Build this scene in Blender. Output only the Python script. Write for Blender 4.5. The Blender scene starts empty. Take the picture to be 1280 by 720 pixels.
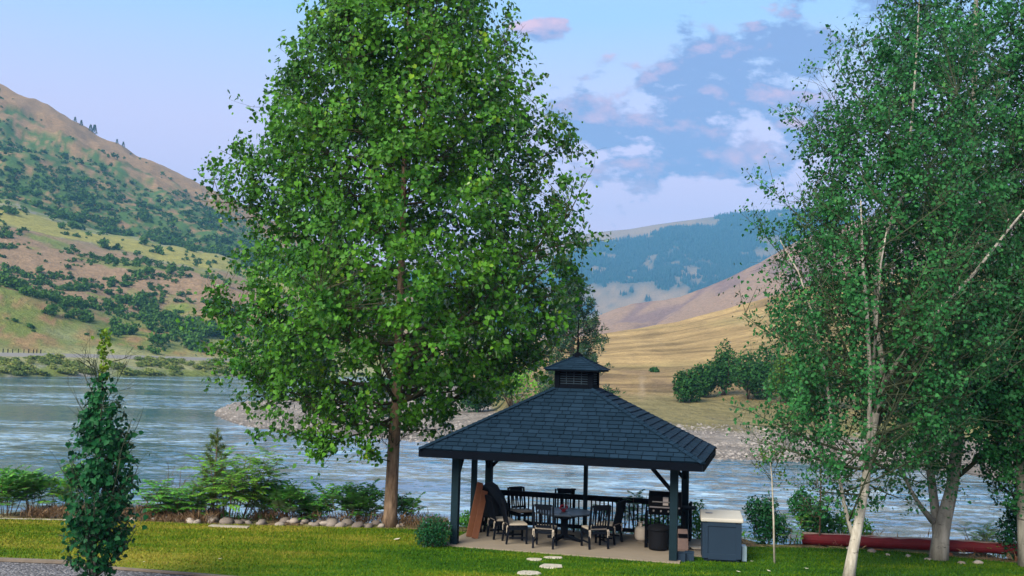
import bpy, math, random
import numpy as np
from mathutils import Vector, Matrix

# ------------------------------------------------------------------ camera, light, exposure
scene = bpy.context.scene
COL = scene.collection
W0, H0 = 1280.0, 720.0
F = 1251.0; PITCH = 0.0721; ROLL = 0.0265; CH = 4.756
cp, sp, cr, sr = math.cos(PITCH), math.sin(PITCH), math.cos(ROLL), math.sin(ROLL)
c_right0 = Vector((1, 0, 0)); c_fwd = Vector((0, cp, sp)); c_up0 = Vector((0, -sp, cp))
c_right = c_right0 * cr + c_up0 * sr
c_up = c_up0 * cr - c_right0 * sr
cam_d = bpy.data.cameras.new('camera'); cam = bpy.data.objects.new('camera', cam_d); COL.objects.link(cam)
M = Matrix((c_right, c_up, -c_fwd)).transposed().to_4x4(); M.translation = Vector((0, 0, CH))
cam.matrix_world = M
cam_d.sensor_width = 36.0; cam_d.lens = F / W0 * 36.0
cam_d.clip_start = 0.1; cam_d.clip_end = 20000
scene.camera = cam
scene.view_settings.view_transform = 'Standard'; scene.view_settings.look = 'None'
scene.view_settings.gamma = 1.0; scene.view_settings.use_curve_mapping = False
scene.view_settings.exposure = 1.6
scene.render.engine = 'CYCLES'
scene.cycles.max_bounces = 5; scene.cycles.diffuse_bounces = 2; scene.cycles.glossy_bounces = 2
scene.cycles.transmission_bounces = 3; scene.cycles.transparent_max_bounces = 6; scene.cycles.volume_bounces = 0
scene.cycles.use_denoising = True

SUN_EL = math.radians(38); SUN_AZ = math.radians(215)      # compass: from behind the camera, a little to the left
sun_d = bpy.data.lights.new('sun', 'SUN'); sun = bpy.data.objects.new('sun', sun_d); COL.objects.link(sun)
sun_d.energy = 2.9; sun_d.angle = math.radians(38); sun_d.color = (1.0, 0.87, 0.68)
sdir = Vector((math.sin(SUN_AZ) * math.cos(SUN_EL), math.cos(SUN_AZ) * math.cos(SUN_EL), math.sin(SUN_EL)))
sun.rotation_euler = (-sdir).to_track_quat('-Z', 'Y').to_euler()


class NT:
    """small helper round a node tree"""
    def __init__(s, tree):
        s.t = tree; s.n = tree.nodes; s.l = tree.links
    def node(s, typ, **kw):
        n = s.n.new(typ)
        ins = kw.pop('ins', {})
        for k, v in kw.items(): setattr(n, k, v)
        for k, v in ins.items():
            if hasattr(v, 'is_output') or isinstance(v, bpy.types.NodeSocket): s.l.new(v, n.inputs[k])
            else: n.inputs[k].default_value = v
        return n
    def math(s, op, a, b=0.0, c=0.0, clamp=False):
        n = s.n.new('ShaderNodeMath'); n.operation = op; n.use_clamp = clamp
        for i, v in enumerate((a, b, c)):
            if isinstance(v, bpy.types.NodeSocket): s.l.new(v, n.inputs[i])
            else: n.inputs[i].default_value = v
        return n.outputs[0]
    def mix(s, f, a, b, blend='MIX'):
        n = s.n.new('ShaderNodeMix'); n.data_type = 'RGBA'; n.blend_type = blend
        for i, v in ((0, f), (6, a), (7, b)):
            if isinstance(v, bpy.types.NodeSocket): s.l.new(v, n.inputs[i])
            else: n.inputs[i].default_value = v if i == 0 else tuple(v)[:3] + (1,)
        return n.outputs[2]
    def ramp(s, f, stops, interp='LINEAR'):
        n = s.n.new('ShaderNodeValToRGB'); cr_ = n.color_ramp; cr_.interpolation = interp
        while len(cr_.elements) < len(stops): cr_.elements.new(0.5)
        for e, (p, c) in zip(cr_.elements, stops):
            e.position = p; e.color = (tuple(c) + (1,))[:4] if hasattr(c, '__len__') else (c, c, c, 1)
        s.l.new(f, n.inputs[0]); return n.outputs[0]
    def noise(s, vec, scale, detail=3, rough=0.5, out='Fac', dim='3D'):
        n = s.n.new('ShaderNodeTexNoise'); n.noise_dimensions = dim
        n.inputs['Scale'].default_value = scale; n.inputs['Detail'].default_value = detail
        n.inputs['Roughness'].default_value = rough
        if vec is not None: s.l.new(vec, n.inputs['Vector'])
        return n.outputs[out]
    def mapping(s, vec, scale=(1, 1, 1), loc=(0, 0, 0), rot=(0, 0, 0)):
        n = s.n.new('ShaderNodeMapping'); s.l.new(vec, n.inputs['Vector'])
        n.inputs['Scale'].default_value = scale; n.inputs['Location'].default_value = loc
        n.inputs['Rotation'].default_value = rot
        return n.outputs[0]


world = bpy.data.worlds.new('World'); scene.world = world; world.use_nodes = True
def build_sky():
    t = NT(world.node_tree); t.n.clear()
    sky = t.node('ShaderNodeTexSky', sky_type='NISHITA', sun_disc=False, sun_elevation=SUN_EL,
                 sun_rotation=SUN_AZ, altitude=400, air_density=1.2, dust_density=1.0, ozone_density=1.5)
    tc = t.node('ShaderNodeTexCoord')
    sep = t.node('ShaderNodeSeparateXYZ', ins={0: tc.outputs['Generated']})
    x, y, z = sep.outputs
    # dusk tint of the air, from a mauve horizon to a clear blue overhead
    K = 6.6
    def k(c): return tuple(v * K for v in c)
    grad = t.ramp(z, [(0.0, (0.84, 0.50, 0.60)), (0.11, (0.90, 0.53, 0.66)), (0.22, (0.70, 0.53, 0.68)),
                      (0.33, (0.33, 0.50, 0.71)), (0.50, (0.28, 0.44, 0.68)), (1.0, (0.32, 0.40, 0.56))])
    gradk = t.node('ShaderNodeVectorMath', operation='SCALE', ins={0: grad, 'Scale': K}).outputs[0]
    base = t.mix(0.82, sky.outputs[0], gradk)
    # clouds, laid out by bearing and height above the skyline
    ysafe = t.math('MAXIMUM', y, 0.05)
    ax = t.math('DIVIDE', x, ysafe); ez = t.math('DIVIDE', z, ysafe)
    cv = t.node('ShaderNodeCombineXYZ', ins={0: ax, 1: t.math('MULTIPLY', ez, 1.75), 2: 0.0}).outputs[0]
    n1 = t.noise(cv, 13.0, 8, 0.60)
    n2 = t.noise(t.mapping(cv, loc=(3.1, 0.13, 0)), 5.0, 2, 0.5)
    # where the bank of cloud lies
    def blob(cx_, cz_, rx, rz, tilt=0.0):
        a = t.math('SUBTRACT', ax, cx_); b = t.math('SUBTRACT', ez, cz_)
        b = t.math('SUBTRACT', b, t.math('MULTIPLY', a, tilt))
        a = t.math('DIVIDE', a, rx); b = t.math('DIVIDE', b, rz)
        d = t.math('SQRT', t.math('ADD', t.math('MULTIPLY', a, a), t.math('MULTIPLY', b, b)))
        n = t.node('ShaderNodeMapRange', ins={0: d, 1: 0.35, 2: 1.15, 3: 1.0, 4: 0.0}, interpolation_type='SMOOTHSTEP')
        return n.outputs[0]
    m = t.math('MAXIMUM', blob(0.20, 0.265, 0.26, 0.125, 0.18), blob(0.33, 0.42, 0.26, 0.10, 0.0))
    m = t.math('MAXIMUM', m, t.math('MULTIPLY', blob(0.03, 0.335, 0.07, 0.022), 0.72))
    m = t.math('MAXIMUM', m, t.math('MULTIPLY', blob(-0.43, 0.375, 0.05, 0.016), 0.66))
    m = t.math('MAXIMUM', m, t.math('MULTIPLY', blob(-0.29, 0.38, 0.03, 0.014), 0.66))
    m = t.math('MAXIMUM', m, t.math('MULTIPLY', blob(0.13, 0.155, 0.13, 0.014), 0.35))
    m = t.math('MAXIMUM', m, t.math('MULTIPLY', blob(-0.30, 0.22, 0.10, 0.02), 0.36))
    th = t.math('SUBTRACT', t.math('ADD', n1, t.math('MULTIPLY', m, 0.30)), 0.705)
    dens = t.math('MULTIPLY', th, 14.0, clamp=True)
    # the tops catch the last pink light: the same noise read a little nearer the light
    n1b = t.noise(t.mapping(cv, loc=(0.0, 0.022, 0)), 13.0, 5, 0.58)
    lit = t.math('ADD', t.math('MULTIPLY', t.math('SUBTRACT', n1, n1b), 4.0), t.math('MULTIPLY', t.math('SUBTRACT', n2, 0.47), 2.6), clamp=True)
    ccol = t.mix(lit, tuple(v * K for v in (0.18, 0.225, 0.42)), tuple(v * K for v in (0.72, 0.42, 0.46)))
    base = t.mix(t.math('MULTIPLY', dens, 0.9), base, ccol)
    bg = t.node('ShaderNodeBackground', ins={0: base, 1: 0.085})
    out = t.node('ShaderNodeOutputWorld'); t.l.new(bg.outputs[0], out.inputs[0])
build_sky()

# ------------------------------------------------------------------ photo <-> place helpers
def ray(px, py):
    x = px - W0 / 2; y = py - H0 / 2
    return (c_right * x - c_up * y + c_fwd * F).normalized()
def at(px, py, Y):
    d = ray(px, py); s = Y / d.y
    return Vector((0, 0, CH)) + d * s
def gnd(px, py, z=0.0):
    d = ray(px, py); s = (z - CH) / d.z
    return Vector((0, 0, CH)) + d * s

# ------------------------------------------------------------------ value noise in numpy
def _hash(ix, iy, seed):
    n = (ix.astype(np.int64) * 374761393 + iy.astype(np.int64) * 668265263 + seed * 1442695041) & 0x7fffffff
    n = ((n ^ (n >> 13)) * 1274126177) & 0x7fffffff
    n = n ^ (n >> 16)
    return (n & 0xffff) / 65535.0
def vnoise(x, y, seed=0):
    x = np.asarray(x, float); y = np.asarray(y, float)
    ix = np.floor(x); iy = np.floor(y); fx = x - ix; fy = y - iy
    fx = fx * fx * (3 - 2 * fx); fy = fy * fy * (3 - 2 * fy)
    a = _hash(ix, iy, seed); b = _hash(ix + 1, iy, seed); c = _hash(ix, iy + 1, seed); d = _hash(ix + 1, iy + 1, seed)
    return (a * (1 - fx) + b * fx) * (1 - fy) + (c * (1 - fx) + d * fx) * fy
def fbm(x, y, seed=0, octv=4, gain=0.5):
    s = 0; a = 1; tot = 0
    for i in range(octv):
        s = s + a * vnoise(x * 2 ** i, y * 2 ** i, seed + i * 17); tot += a; a *= gain
    return s / tot
def sstep(a, b, v): 
    t = np.clip((v - a) / (b - a), 0, 1); return t * t * (3 - 2 * t)

# ------------------------------------------------------------------ mesh collecting
class MB:
    def __init__(s): s.v = []; s.f = []; s.c = []
    def add(s, verts, faces, col=None):
        o = len(s.v); s.v.extend([tuple(p) for p in verts]); s.f.extend([tuple(i + o for i in f) for f in faces])
        s.c.extend([col if col is not None else 0.5] * len(verts))
    def box(s, c, d, rot=None, col=None, taper=1.0):
        hx, hy, hz = d[0] / 2, d[1] / 2, d[2] / 2
        vs = []
        for z, k in ((-hz, 1.0), (hz, taper)):
            for x, y in ((-hx, -hy), (hx, -hy), (hx, hy), (-hx, hy)): vs.append(Vector((x * k, y * k, z)))
        if rot is not None: vs = [rot @ p for p in vs]
        c = Vector(c); vs = [p + c for p in vs]
        s.add(vs, [(3, 2, 1, 0), (4, 5, 6, 7), (0, 1, 5, 4), (1, 2, 6, 5), (2, 3, 7, 6), (3, 0, 4, 7)], col)
    def bar(s, a, b, w, h, up=(0, 0, 1), col=None):
        a = Vector(a); b = Vector(b); d = b - a; L = d.length; d.normalize()
        up = Vector(up)
        if abs(d.dot(up)) > 0.98: up = Vector((0, 1, 0))
        sx = d.cross(up).normalized(); u = sx.cross(d)
        s.box((a + b) / 2, (w, L, h), Matrix((sx, d, u)).transposed(), col)
    def tube(s, pts, rad, seg=6, cap=True, col=None):
        pts = [Vector(p) for p in pts]; n = len(pts); vs = []
        prev = None
        for i, p in enumerate(pts):
            d = (pts[min(i + 1, n - 1)] - pts[max(i - 1, 0)])
            if d.length < 1e-9: d = Vector((0, 0, 1))
            d.normalize()
            ref = prev if prev is not None else (Vector((1, 0, 0)) if abs(d.x) < 0.9 else Vector((0, 1, 0)))
            a = (ref - d * ref.dot(d)).normalized(); b = d.cross(a); prev = a
            r = rad[i] if hasattr(rad, '__len__') else rad
            for k in range(seg):
                t = 2 * math.pi * k / seg; vs.append(p + (a * math.cos(t) + b * math.sin(t)) * r)
        fs = []
        for i in range(n - 1):
            for k in range(seg):
                k2 = (k + 1) % seg; fs.append((i * seg + k, i * seg + k2, (i + 1) * seg + k2, (i + 1) * seg + k))
        if cap:
            fs.append(tuple(range(seg - 1, -1, -1))); fs.append(tuple((n - 1) * seg + k for k in range(seg)))
        s.add(vs, fs, col)
    def lathe(s, prof, seg=20, c=(0, 0, 0), col=None):
        vs = []; fs = []
        for r, z in prof:
            for k in range(seg):
                t = 2 * math.pi * k / seg; vs.append((c[0] + r * math.cos(t), c[1] + r * math.sin(t), c[2] + z))
        for i in range(len(prof) - 1):
            for k in range(seg):
                k2 = (k + 1) % seg; fs.append((i * seg + k, i * seg + k2, (i + 1) * seg + k2, (i + 1) * seg + k))
        fs.append(tuple(range(seg - 1, -1, -1))); fs.append(tuple((len(prof) - 1) * seg + k for k in range(seg)))
        s.add(vs, fs, col)
    def mesh(s, name, mat, smooth=False):
        me = bpy.data.meshes.new(name)
        me.from_pydata(s.v, [], s.f); me.materials.append(mat)
        at_ = me.attributes.new('rnd', 'FLOAT', 'POINT'); at_.data.foreach_set('value', np.array(s.c, dtype=np.float32))
        if smooth: me.polygons.foreach_set('use_smooth', [True] * len(me.polygons))
        me.update(); return me
    def build(s, name, mat, parent=None, smooth=False, bevel=0):
        o = bpy.data.objects.new(name, s.mesh(name, mat, smooth)); COL.objects.link(o)
        if parent: o.parent = parent
        if bevel:
            b = o.modifiers.new('bevel', 'BEVEL'); b.width = bevel; b.segments = 2; b.limit_method = 'ANGLE'
        return o

def np_mesh(name, V, quads, mat, rnd=None, smooth=False):
    me = bpy.data.meshes.new(name)
    nv, nf = len(V), len(quads); k = quads.shape[1]
    me.vertices.add(nv); me.vertices.foreach_set('co', np.ascontiguousarray(V, dtype=np.float32).ravel())
    me.loops.add(nf * k); me.loops.foreach_set('vertex_index', np.ascontiguousarray(quads, dtype=np.int32).ravel())
    me.polygons.add(nf); me.polygons.foreach_set('loop_start', np.arange(0, nf * k, k, dtype=np.int32))
    try: me.polygons.foreach_set('loop_total', np.full(nf, k, dtype=np.int32))
    except Exception: pass
    me.materials.append(mat)
    if rnd is not None:
        a = me.attributes.new('rnd', 'FLOAT', 'POINT'); a.data.foreach_set('value', np.asarray(rnd, dtype=np.float32))
    if smooth: me.polygons.foreach_set('use_smooth', np.ones(nf, dtype=bool))
    me.update(calc_edges=True); return me
def link(name, me, parent=None, loc=None):
    o = bpy.data.objects.new(name, me); COL.objects.link(o)
    if parent: o.parent = parent
    if loc is not None: o.location = loc
    return o
def empty(name, loc=(0, 0, 0), rz=0.0):
    o = bpy.data.objects.new(name, None); COL.objects.link(o); o.location = loc; o.rotation_euler = (0, 0, rz)
    o.empty_display_size = 0.2; return o
def tag(o, label, cat, group=None, kind=None):
    if label: o['label'] = label
    if cat: o['category'] = cat
    if group: o['group'] = group
    if kind: o['kind'] = kind
    return o
def struct(o): o['kind'] = 'structure'; return o
def copy_tree(o, parent=None):
    c = o.copy(); COL.objects.link(c); c.parent = parent
    for ch in list(o.children): copy_tree(ch, c)
    return c

# ------------------------------------------------------------------ materials
def new_mat(name):
    m = bpy.data.materials.new(name); m.use_nodes = True
    t = NT(m.node_tree); t.n.clear(); out = t.node('ShaderNodeOutputMaterial')
    return m, t, out
def mat_simple(name, col, rough=0.7, var=0.25, scale=6.0, bump=0.0, spec=0.22, metal=0.0, bscale=None):
    m, t, out = new_mat(name)
    tc = t.node('ShaderNodeTexCoord').outputs['Object']
    n = t.noise(tc, scale, 5, 0.6)
    a = tuple(c * (1 - var) for c in col); b = tuple(min(1, c * (1 + var)) for c in col)
    c = t.mix(n, a, b)
    p = t.node('ShaderNodeBsdfPrincipled', ins={'Base Color': c, 'Roughness': rough, 'Specular IOR Level': spec, 'Metallic': metal})
    if bump:
        bn = t.node('ShaderNodeBump', ins={'Height': t.noise(tc, bscale or scale * 5, 4, 0.6), 'Strength': bump, 'Distance': 0.02})
        t.l.new(bn.outputs[0], p.inputs['Normal'])
    t.l.new(p.outputs[0], out.inputs[0]); return m
def mat_leaf(name, dark, light, tip=None, trans=0.3, gloss=0.18, rough=0.5):
    """leaf colours vary from leaf to leaf (attribute rnd) and between sprays of the crown"""
    m, t, out = new_mat(name)
    r = t.node('ShaderNodeAttribute', attribute_name='rnd').outputs['Fac']
    tc = t.node('ShaderNodeTexCoord').outputs['Object']
    big = t.noise(tc, 0.9, 2, 0.5)
    f = t.math('ADD', t.math('MULTIPLY', r, 0.72), t.math('MULTIPLY', t.math('SUBTRACT', big, 0.5), 0.9), clamp=True)
    stops = [(0.0, dark), (0.6, light), (1.0, tip or light)]
    c = t.ramp(f, stops)
    d = t.node('ShaderNodeBsdfDiffuse', ins={0: c})
    tr = t.node('ShaderNodeBsdfTranslucent', ins={0: c})
    g = t.node('ShaderNodeBsdfGlossy', ins={0: (0.8, 0.85, 0.9, 1), 'Roughness': rough})
    fr = t.node('ShaderNodeFresnel', ins={0: 1.4})
    mx = t.node('ShaderNodeMixShader', ins={0: trans, 1: d.outputs[0], 2: tr.outputs[0]})
    mx2 = t.node('ShaderNodeMixShader', ins={0: t.math('MULTIPLY', fr.outputs[0], gloss * 4), 1: mx.outputs[0], 2: g.outputs[0]})
    t.l.new(mx2.outputs[0], out.inputs[0]); return m
def mat_bark(name, base, dark, marks=0.0, scale=10, limb=None):
    m, t, out = new_mat(name)
    tc = t.node('ShaderNodeTexCoord').outputs['Object']
    n = t.noise(t.mapping(tc, scale=(1, 1, 0.25)), scale, 5, 0.65)
    c = t.mix(t.ramp(n, [(0.35, 0), (0.65, 1)]), dark, base)
    if marks:
        nz = t.noise(t.mapping(tc, scale=(1.2, 1.2, 5.0)), 2.6, 4, 0.7)
        mk = t.ramp(nz, [(0.60, 0), (0.66, 1)])
        c = t.mix(t.math('MULTIPLY', mk, marks), c, (0.03, 0.028, 0.025))
    if limb:                                             # young branches have a darker, greener bark than the trunk
        r = t.node('ShaderNodeAttribute', attribute_name='rnd').outputs['Fac']
        c = t.mix(t.ramp(r, [(0.2, 0), (0.4, 1)]), limb, c)
    p = t.node('ShaderNodeBsdfPrincipled', ins={'Base Color': c, 'Roughness': 0.85, 'Specular IOR Level': 0.2})
    b = t.node('ShaderNodeBump', ins={'Height': n, 'Strength': 0.6, 'Distance': 0.03}); t.l.new(b.outputs[0], p.inputs['Normal'])
    t.l.new(p.outputs[0], out.inputs[0]); return m

def mat_terrain():
    m, t, out = new_mat('terrain_earth')
    c = t.node('ShaderNodeAttribute', attribute_name='Col').outputs['Color']
    pos = t.node('ShaderNodeNewGeometry').outputs['Position']
    n1 = t.noise(pos, 0.18, 6, 0.65); n2 = t.noise(pos, 2.2, 4, 0.6)
    n3 = t.noise(pos, 0.6, 5, 0.7)
    k = t.math('ADD', t.math('MULTIPLY', n1, 1.0), t.math('ADD', t.math('MULTIPLY', n2, 0.6), t.math('MULTIPLY', n3, 1.0)))
    k = t.math('SUBTRACT', k, 0.3)
    cc = t.node('ShaderNodeVectorMath', operation='SCALE', ins={0: c, 'Scale': k}).outputs[0]
    p = t.node('ShaderNodeBsdfPrincipled', ins={'Base Color': cc, 'Roughness': 0.95, 'Specular IOR Level': 0.1})
    b = t.node('ShaderNodeBump', ins={'Height': t.noise(pos, 0.5, 6, 0.7), 'Strength': 1.0, 'Distance': 2.2}); t.l.new(b.outputs[0], p.inputs['Normal'])
    t.l.new(p.outputs[0], out.inputs[0]); return m
def mat_water():
    m, t, out = new_mat('river_water')
    pos = t.node('ShaderNodeNewGeometry').outputs['Position']
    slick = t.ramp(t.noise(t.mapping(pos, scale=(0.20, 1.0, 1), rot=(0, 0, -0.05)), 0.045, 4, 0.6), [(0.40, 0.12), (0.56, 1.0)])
    def slopes(scale, vec, amp, det=3):
        c = t.noise(vec, scale, det, 0.6, out='Color')
        c = t.node('ShaderNodeVectorMath', operation='SUBTRACT', ins={0: c, 1: (0.5, 0.5, 0.5)}).outputs[0]
        return t.node('ShaderNodeVectorMath', operation='MULTIPLY', ins={0: c, 1: (amp * .6, amp, 0.0)}).outputs[0]
    v1 = t.mapping(pos, scale=(0.35, 1.0, 1), rot=(0, 0, -0.06)); v2 = t.mapping(pos, scale=(0.5, 1.0, 1), rot=(0, 0, 0.12))
    a = slopes(0.14, v1, 0.55, 5); b = slopes(1.1, v2, 1.5, 4); c_ = slopes(3.5, v2, 0.9, 2)
    sm = t.node('ShaderNodeVectorMath', operation='ADD', ins={0: a, 1: b}).outputs[0]
    sm = t.node('ShaderNodeVectorMath', operation='ADD', ins={0: sm, 1: c_}).outputs[0]
    sm = t.node('ShaderNodeVectorMath', operation='SCALE', ins={0: sm, 'Scale': slick}).outputs[0]
    nn = t.node('ShaderNodeVectorMath', operation='ADD', ins={0: sm, 1: (0, 0, 1)}).outputs[0]
    nn = t.node('ShaderNodeVectorMath', operation='NORMALIZE', ins={0: nn}).outputs[0]
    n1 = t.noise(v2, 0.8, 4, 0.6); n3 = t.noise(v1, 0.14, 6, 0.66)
    foam_sheen = t.ramp(t.math('ADD', t.math('MULTIPLY', n1, 0.5), t.math('MULTIPLY', n3, 0.6)), [(0.49, 0), (0.66, 1)])
    c = t.mix(t.math('MULTIPLY', foam_sheen, slick), (0.018, 0.085, 0.145), (0.34, 0.47, 0.56))  # pale streaks: foam, plus rippled sky reflection painted into the base colour
    p = t.node('ShaderNodeBsdfPrincipled', ins={'Base Color': c, 'Roughness': 0.10, 'IOR': 1.45, 'Specular IOR Level': 0.6, 'Normal': nn})
    t.l.new(p.outputs[0], out.inputs[0]); return m
def mat_lawn(name, blades=False):
    m, t, out = new_mat(name)
    pos = t.node('ShaderNodeNewGeometry').outputs['Position']
    big = t.noise(t.mapping(pos, scale=(0.5, 1, 1)), 0.35, 4, 0.6); fine = t.noise(pos, 9, 4, 0.7)
    mow = t.noise(t.mapping(pos, scale=(0.25, 1.4, 1)), 1.1, 3, 0.6)
    f = t.math('ADD', t.math('MULTIPLY', t.math('SUBTRACT', big, 0.15), 0.55), t.math('ADD', t.math('MULTIPLY', fine, 0.25), t.math('MULTIPLY', mow, 0.42)))
    if blades:
        f = t.math('ADD', f, t.math('MULTIPLY', t.math('SUBTRACT', t.node('ShaderNodeAttribute', attribute_name='rnd').outputs['Fac'], 0.5), 0.22))
    # greener towards the right-hand side, yellower at the left
    sx = t.node('ShaderNodeSeparateXYZ', ins={0: pos}).outputs[0]
    side = t.node('ShaderNodeMapRange', ins={0: sx, 1: -7.0, 2: 5.0, 3: 0.10, 4: -0.10}).outputs[0]
    f = t.math('ADD', f, side)
    c = t.ramp(f, [(0.34, (0.010, 0.048, 0.003)), (0.48, (0.034, 0.098, 0.004)), (0.60, (0.088, 0.142, 0.005)), (0.75, (0.22, 0.20, 0.03))])
    p = t.node('ShaderNodeBsdfPrincipled', ins={'Base Color': c, 'Roughness': 0.85, 'Specular IOR Level': 0.1})
    if not blades:
        b = t.node('ShaderNodeBump', ins={'Height': fine, 'Strength': 0.7, 'Distance': 0.05}); t.l.new(b.outputs[0], p.inputs['Normal'])
    t.l.new(p.outputs[0], out.inputs[0]); return m
def mat_gravel(name, cols, scale=22, bump=0.8):
    m, t, out = new_mat(name)
    pos = t.node('ShaderNodeNewGeometry').outputs['Position']
    v = t.node('ShaderNodeTexVoronoi', ins={'Vector': pos, 'Scale': scale})
    s = t.node('ShaderNodeSeparateColor', ins={0: v.outputs['Color']}).outputs[0]
    c = t.ramp(s, [(0.0, cols[0]), (0.5, cols[1]), (1.0, cols[2])])
    c = t.mix(t.math('MULTIPLY', t.noise(pos, 1.3, 4), 0.6), c, cols[0])
    p = t.node('ShaderNodeBsdfPrincipled', ins={'Base Color': c, 'Roughness': 0.9, 'Specular IOR Level': 0.2})
    b = t.node('ShaderNodeBump', ins={'Height': v.outputs['Distance'], 'Strength': bump, 'Distance': -0.04}); t.l.new(b.outputs[0], p.inputs['Normal'])
    t.l.new(p.outputs[0], out.inputs[0]); return m
def mat_rnd(name, a, b, rough=0.7, spec=0.3, bump=0.2, scale=30):
    m, t, out = new_mat(name)
    r = t.node('ShaderNodeAttribute', attribute_name='rnd').outputs['Fac']
    tc = t.node('ShaderNodeTexCoord').outputs['Object']
    n = t.noise(tc, scale, 4, 0.6)
    f = t.math('ADD', t.math('MULTIPLY', r, 0.7), t.math('MULTIPLY', n, 0.3))
    c = t.mix(f, a, b)
    p = t.node('ShaderNodeBsdfPrincipled', ins={'Base Color': c, 'Roughness': rough, 'Specular IOR Level': spec})
    bb = t.node('ShaderNodeBump', ins={'Height': n, 'Strength': bump, 'Distance': 0.01}); t.l.new(bb.outputs[0], p.inputs['Normal'])
    t.l.new(p.outputs[0], out.inputs[0]); return m

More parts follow.
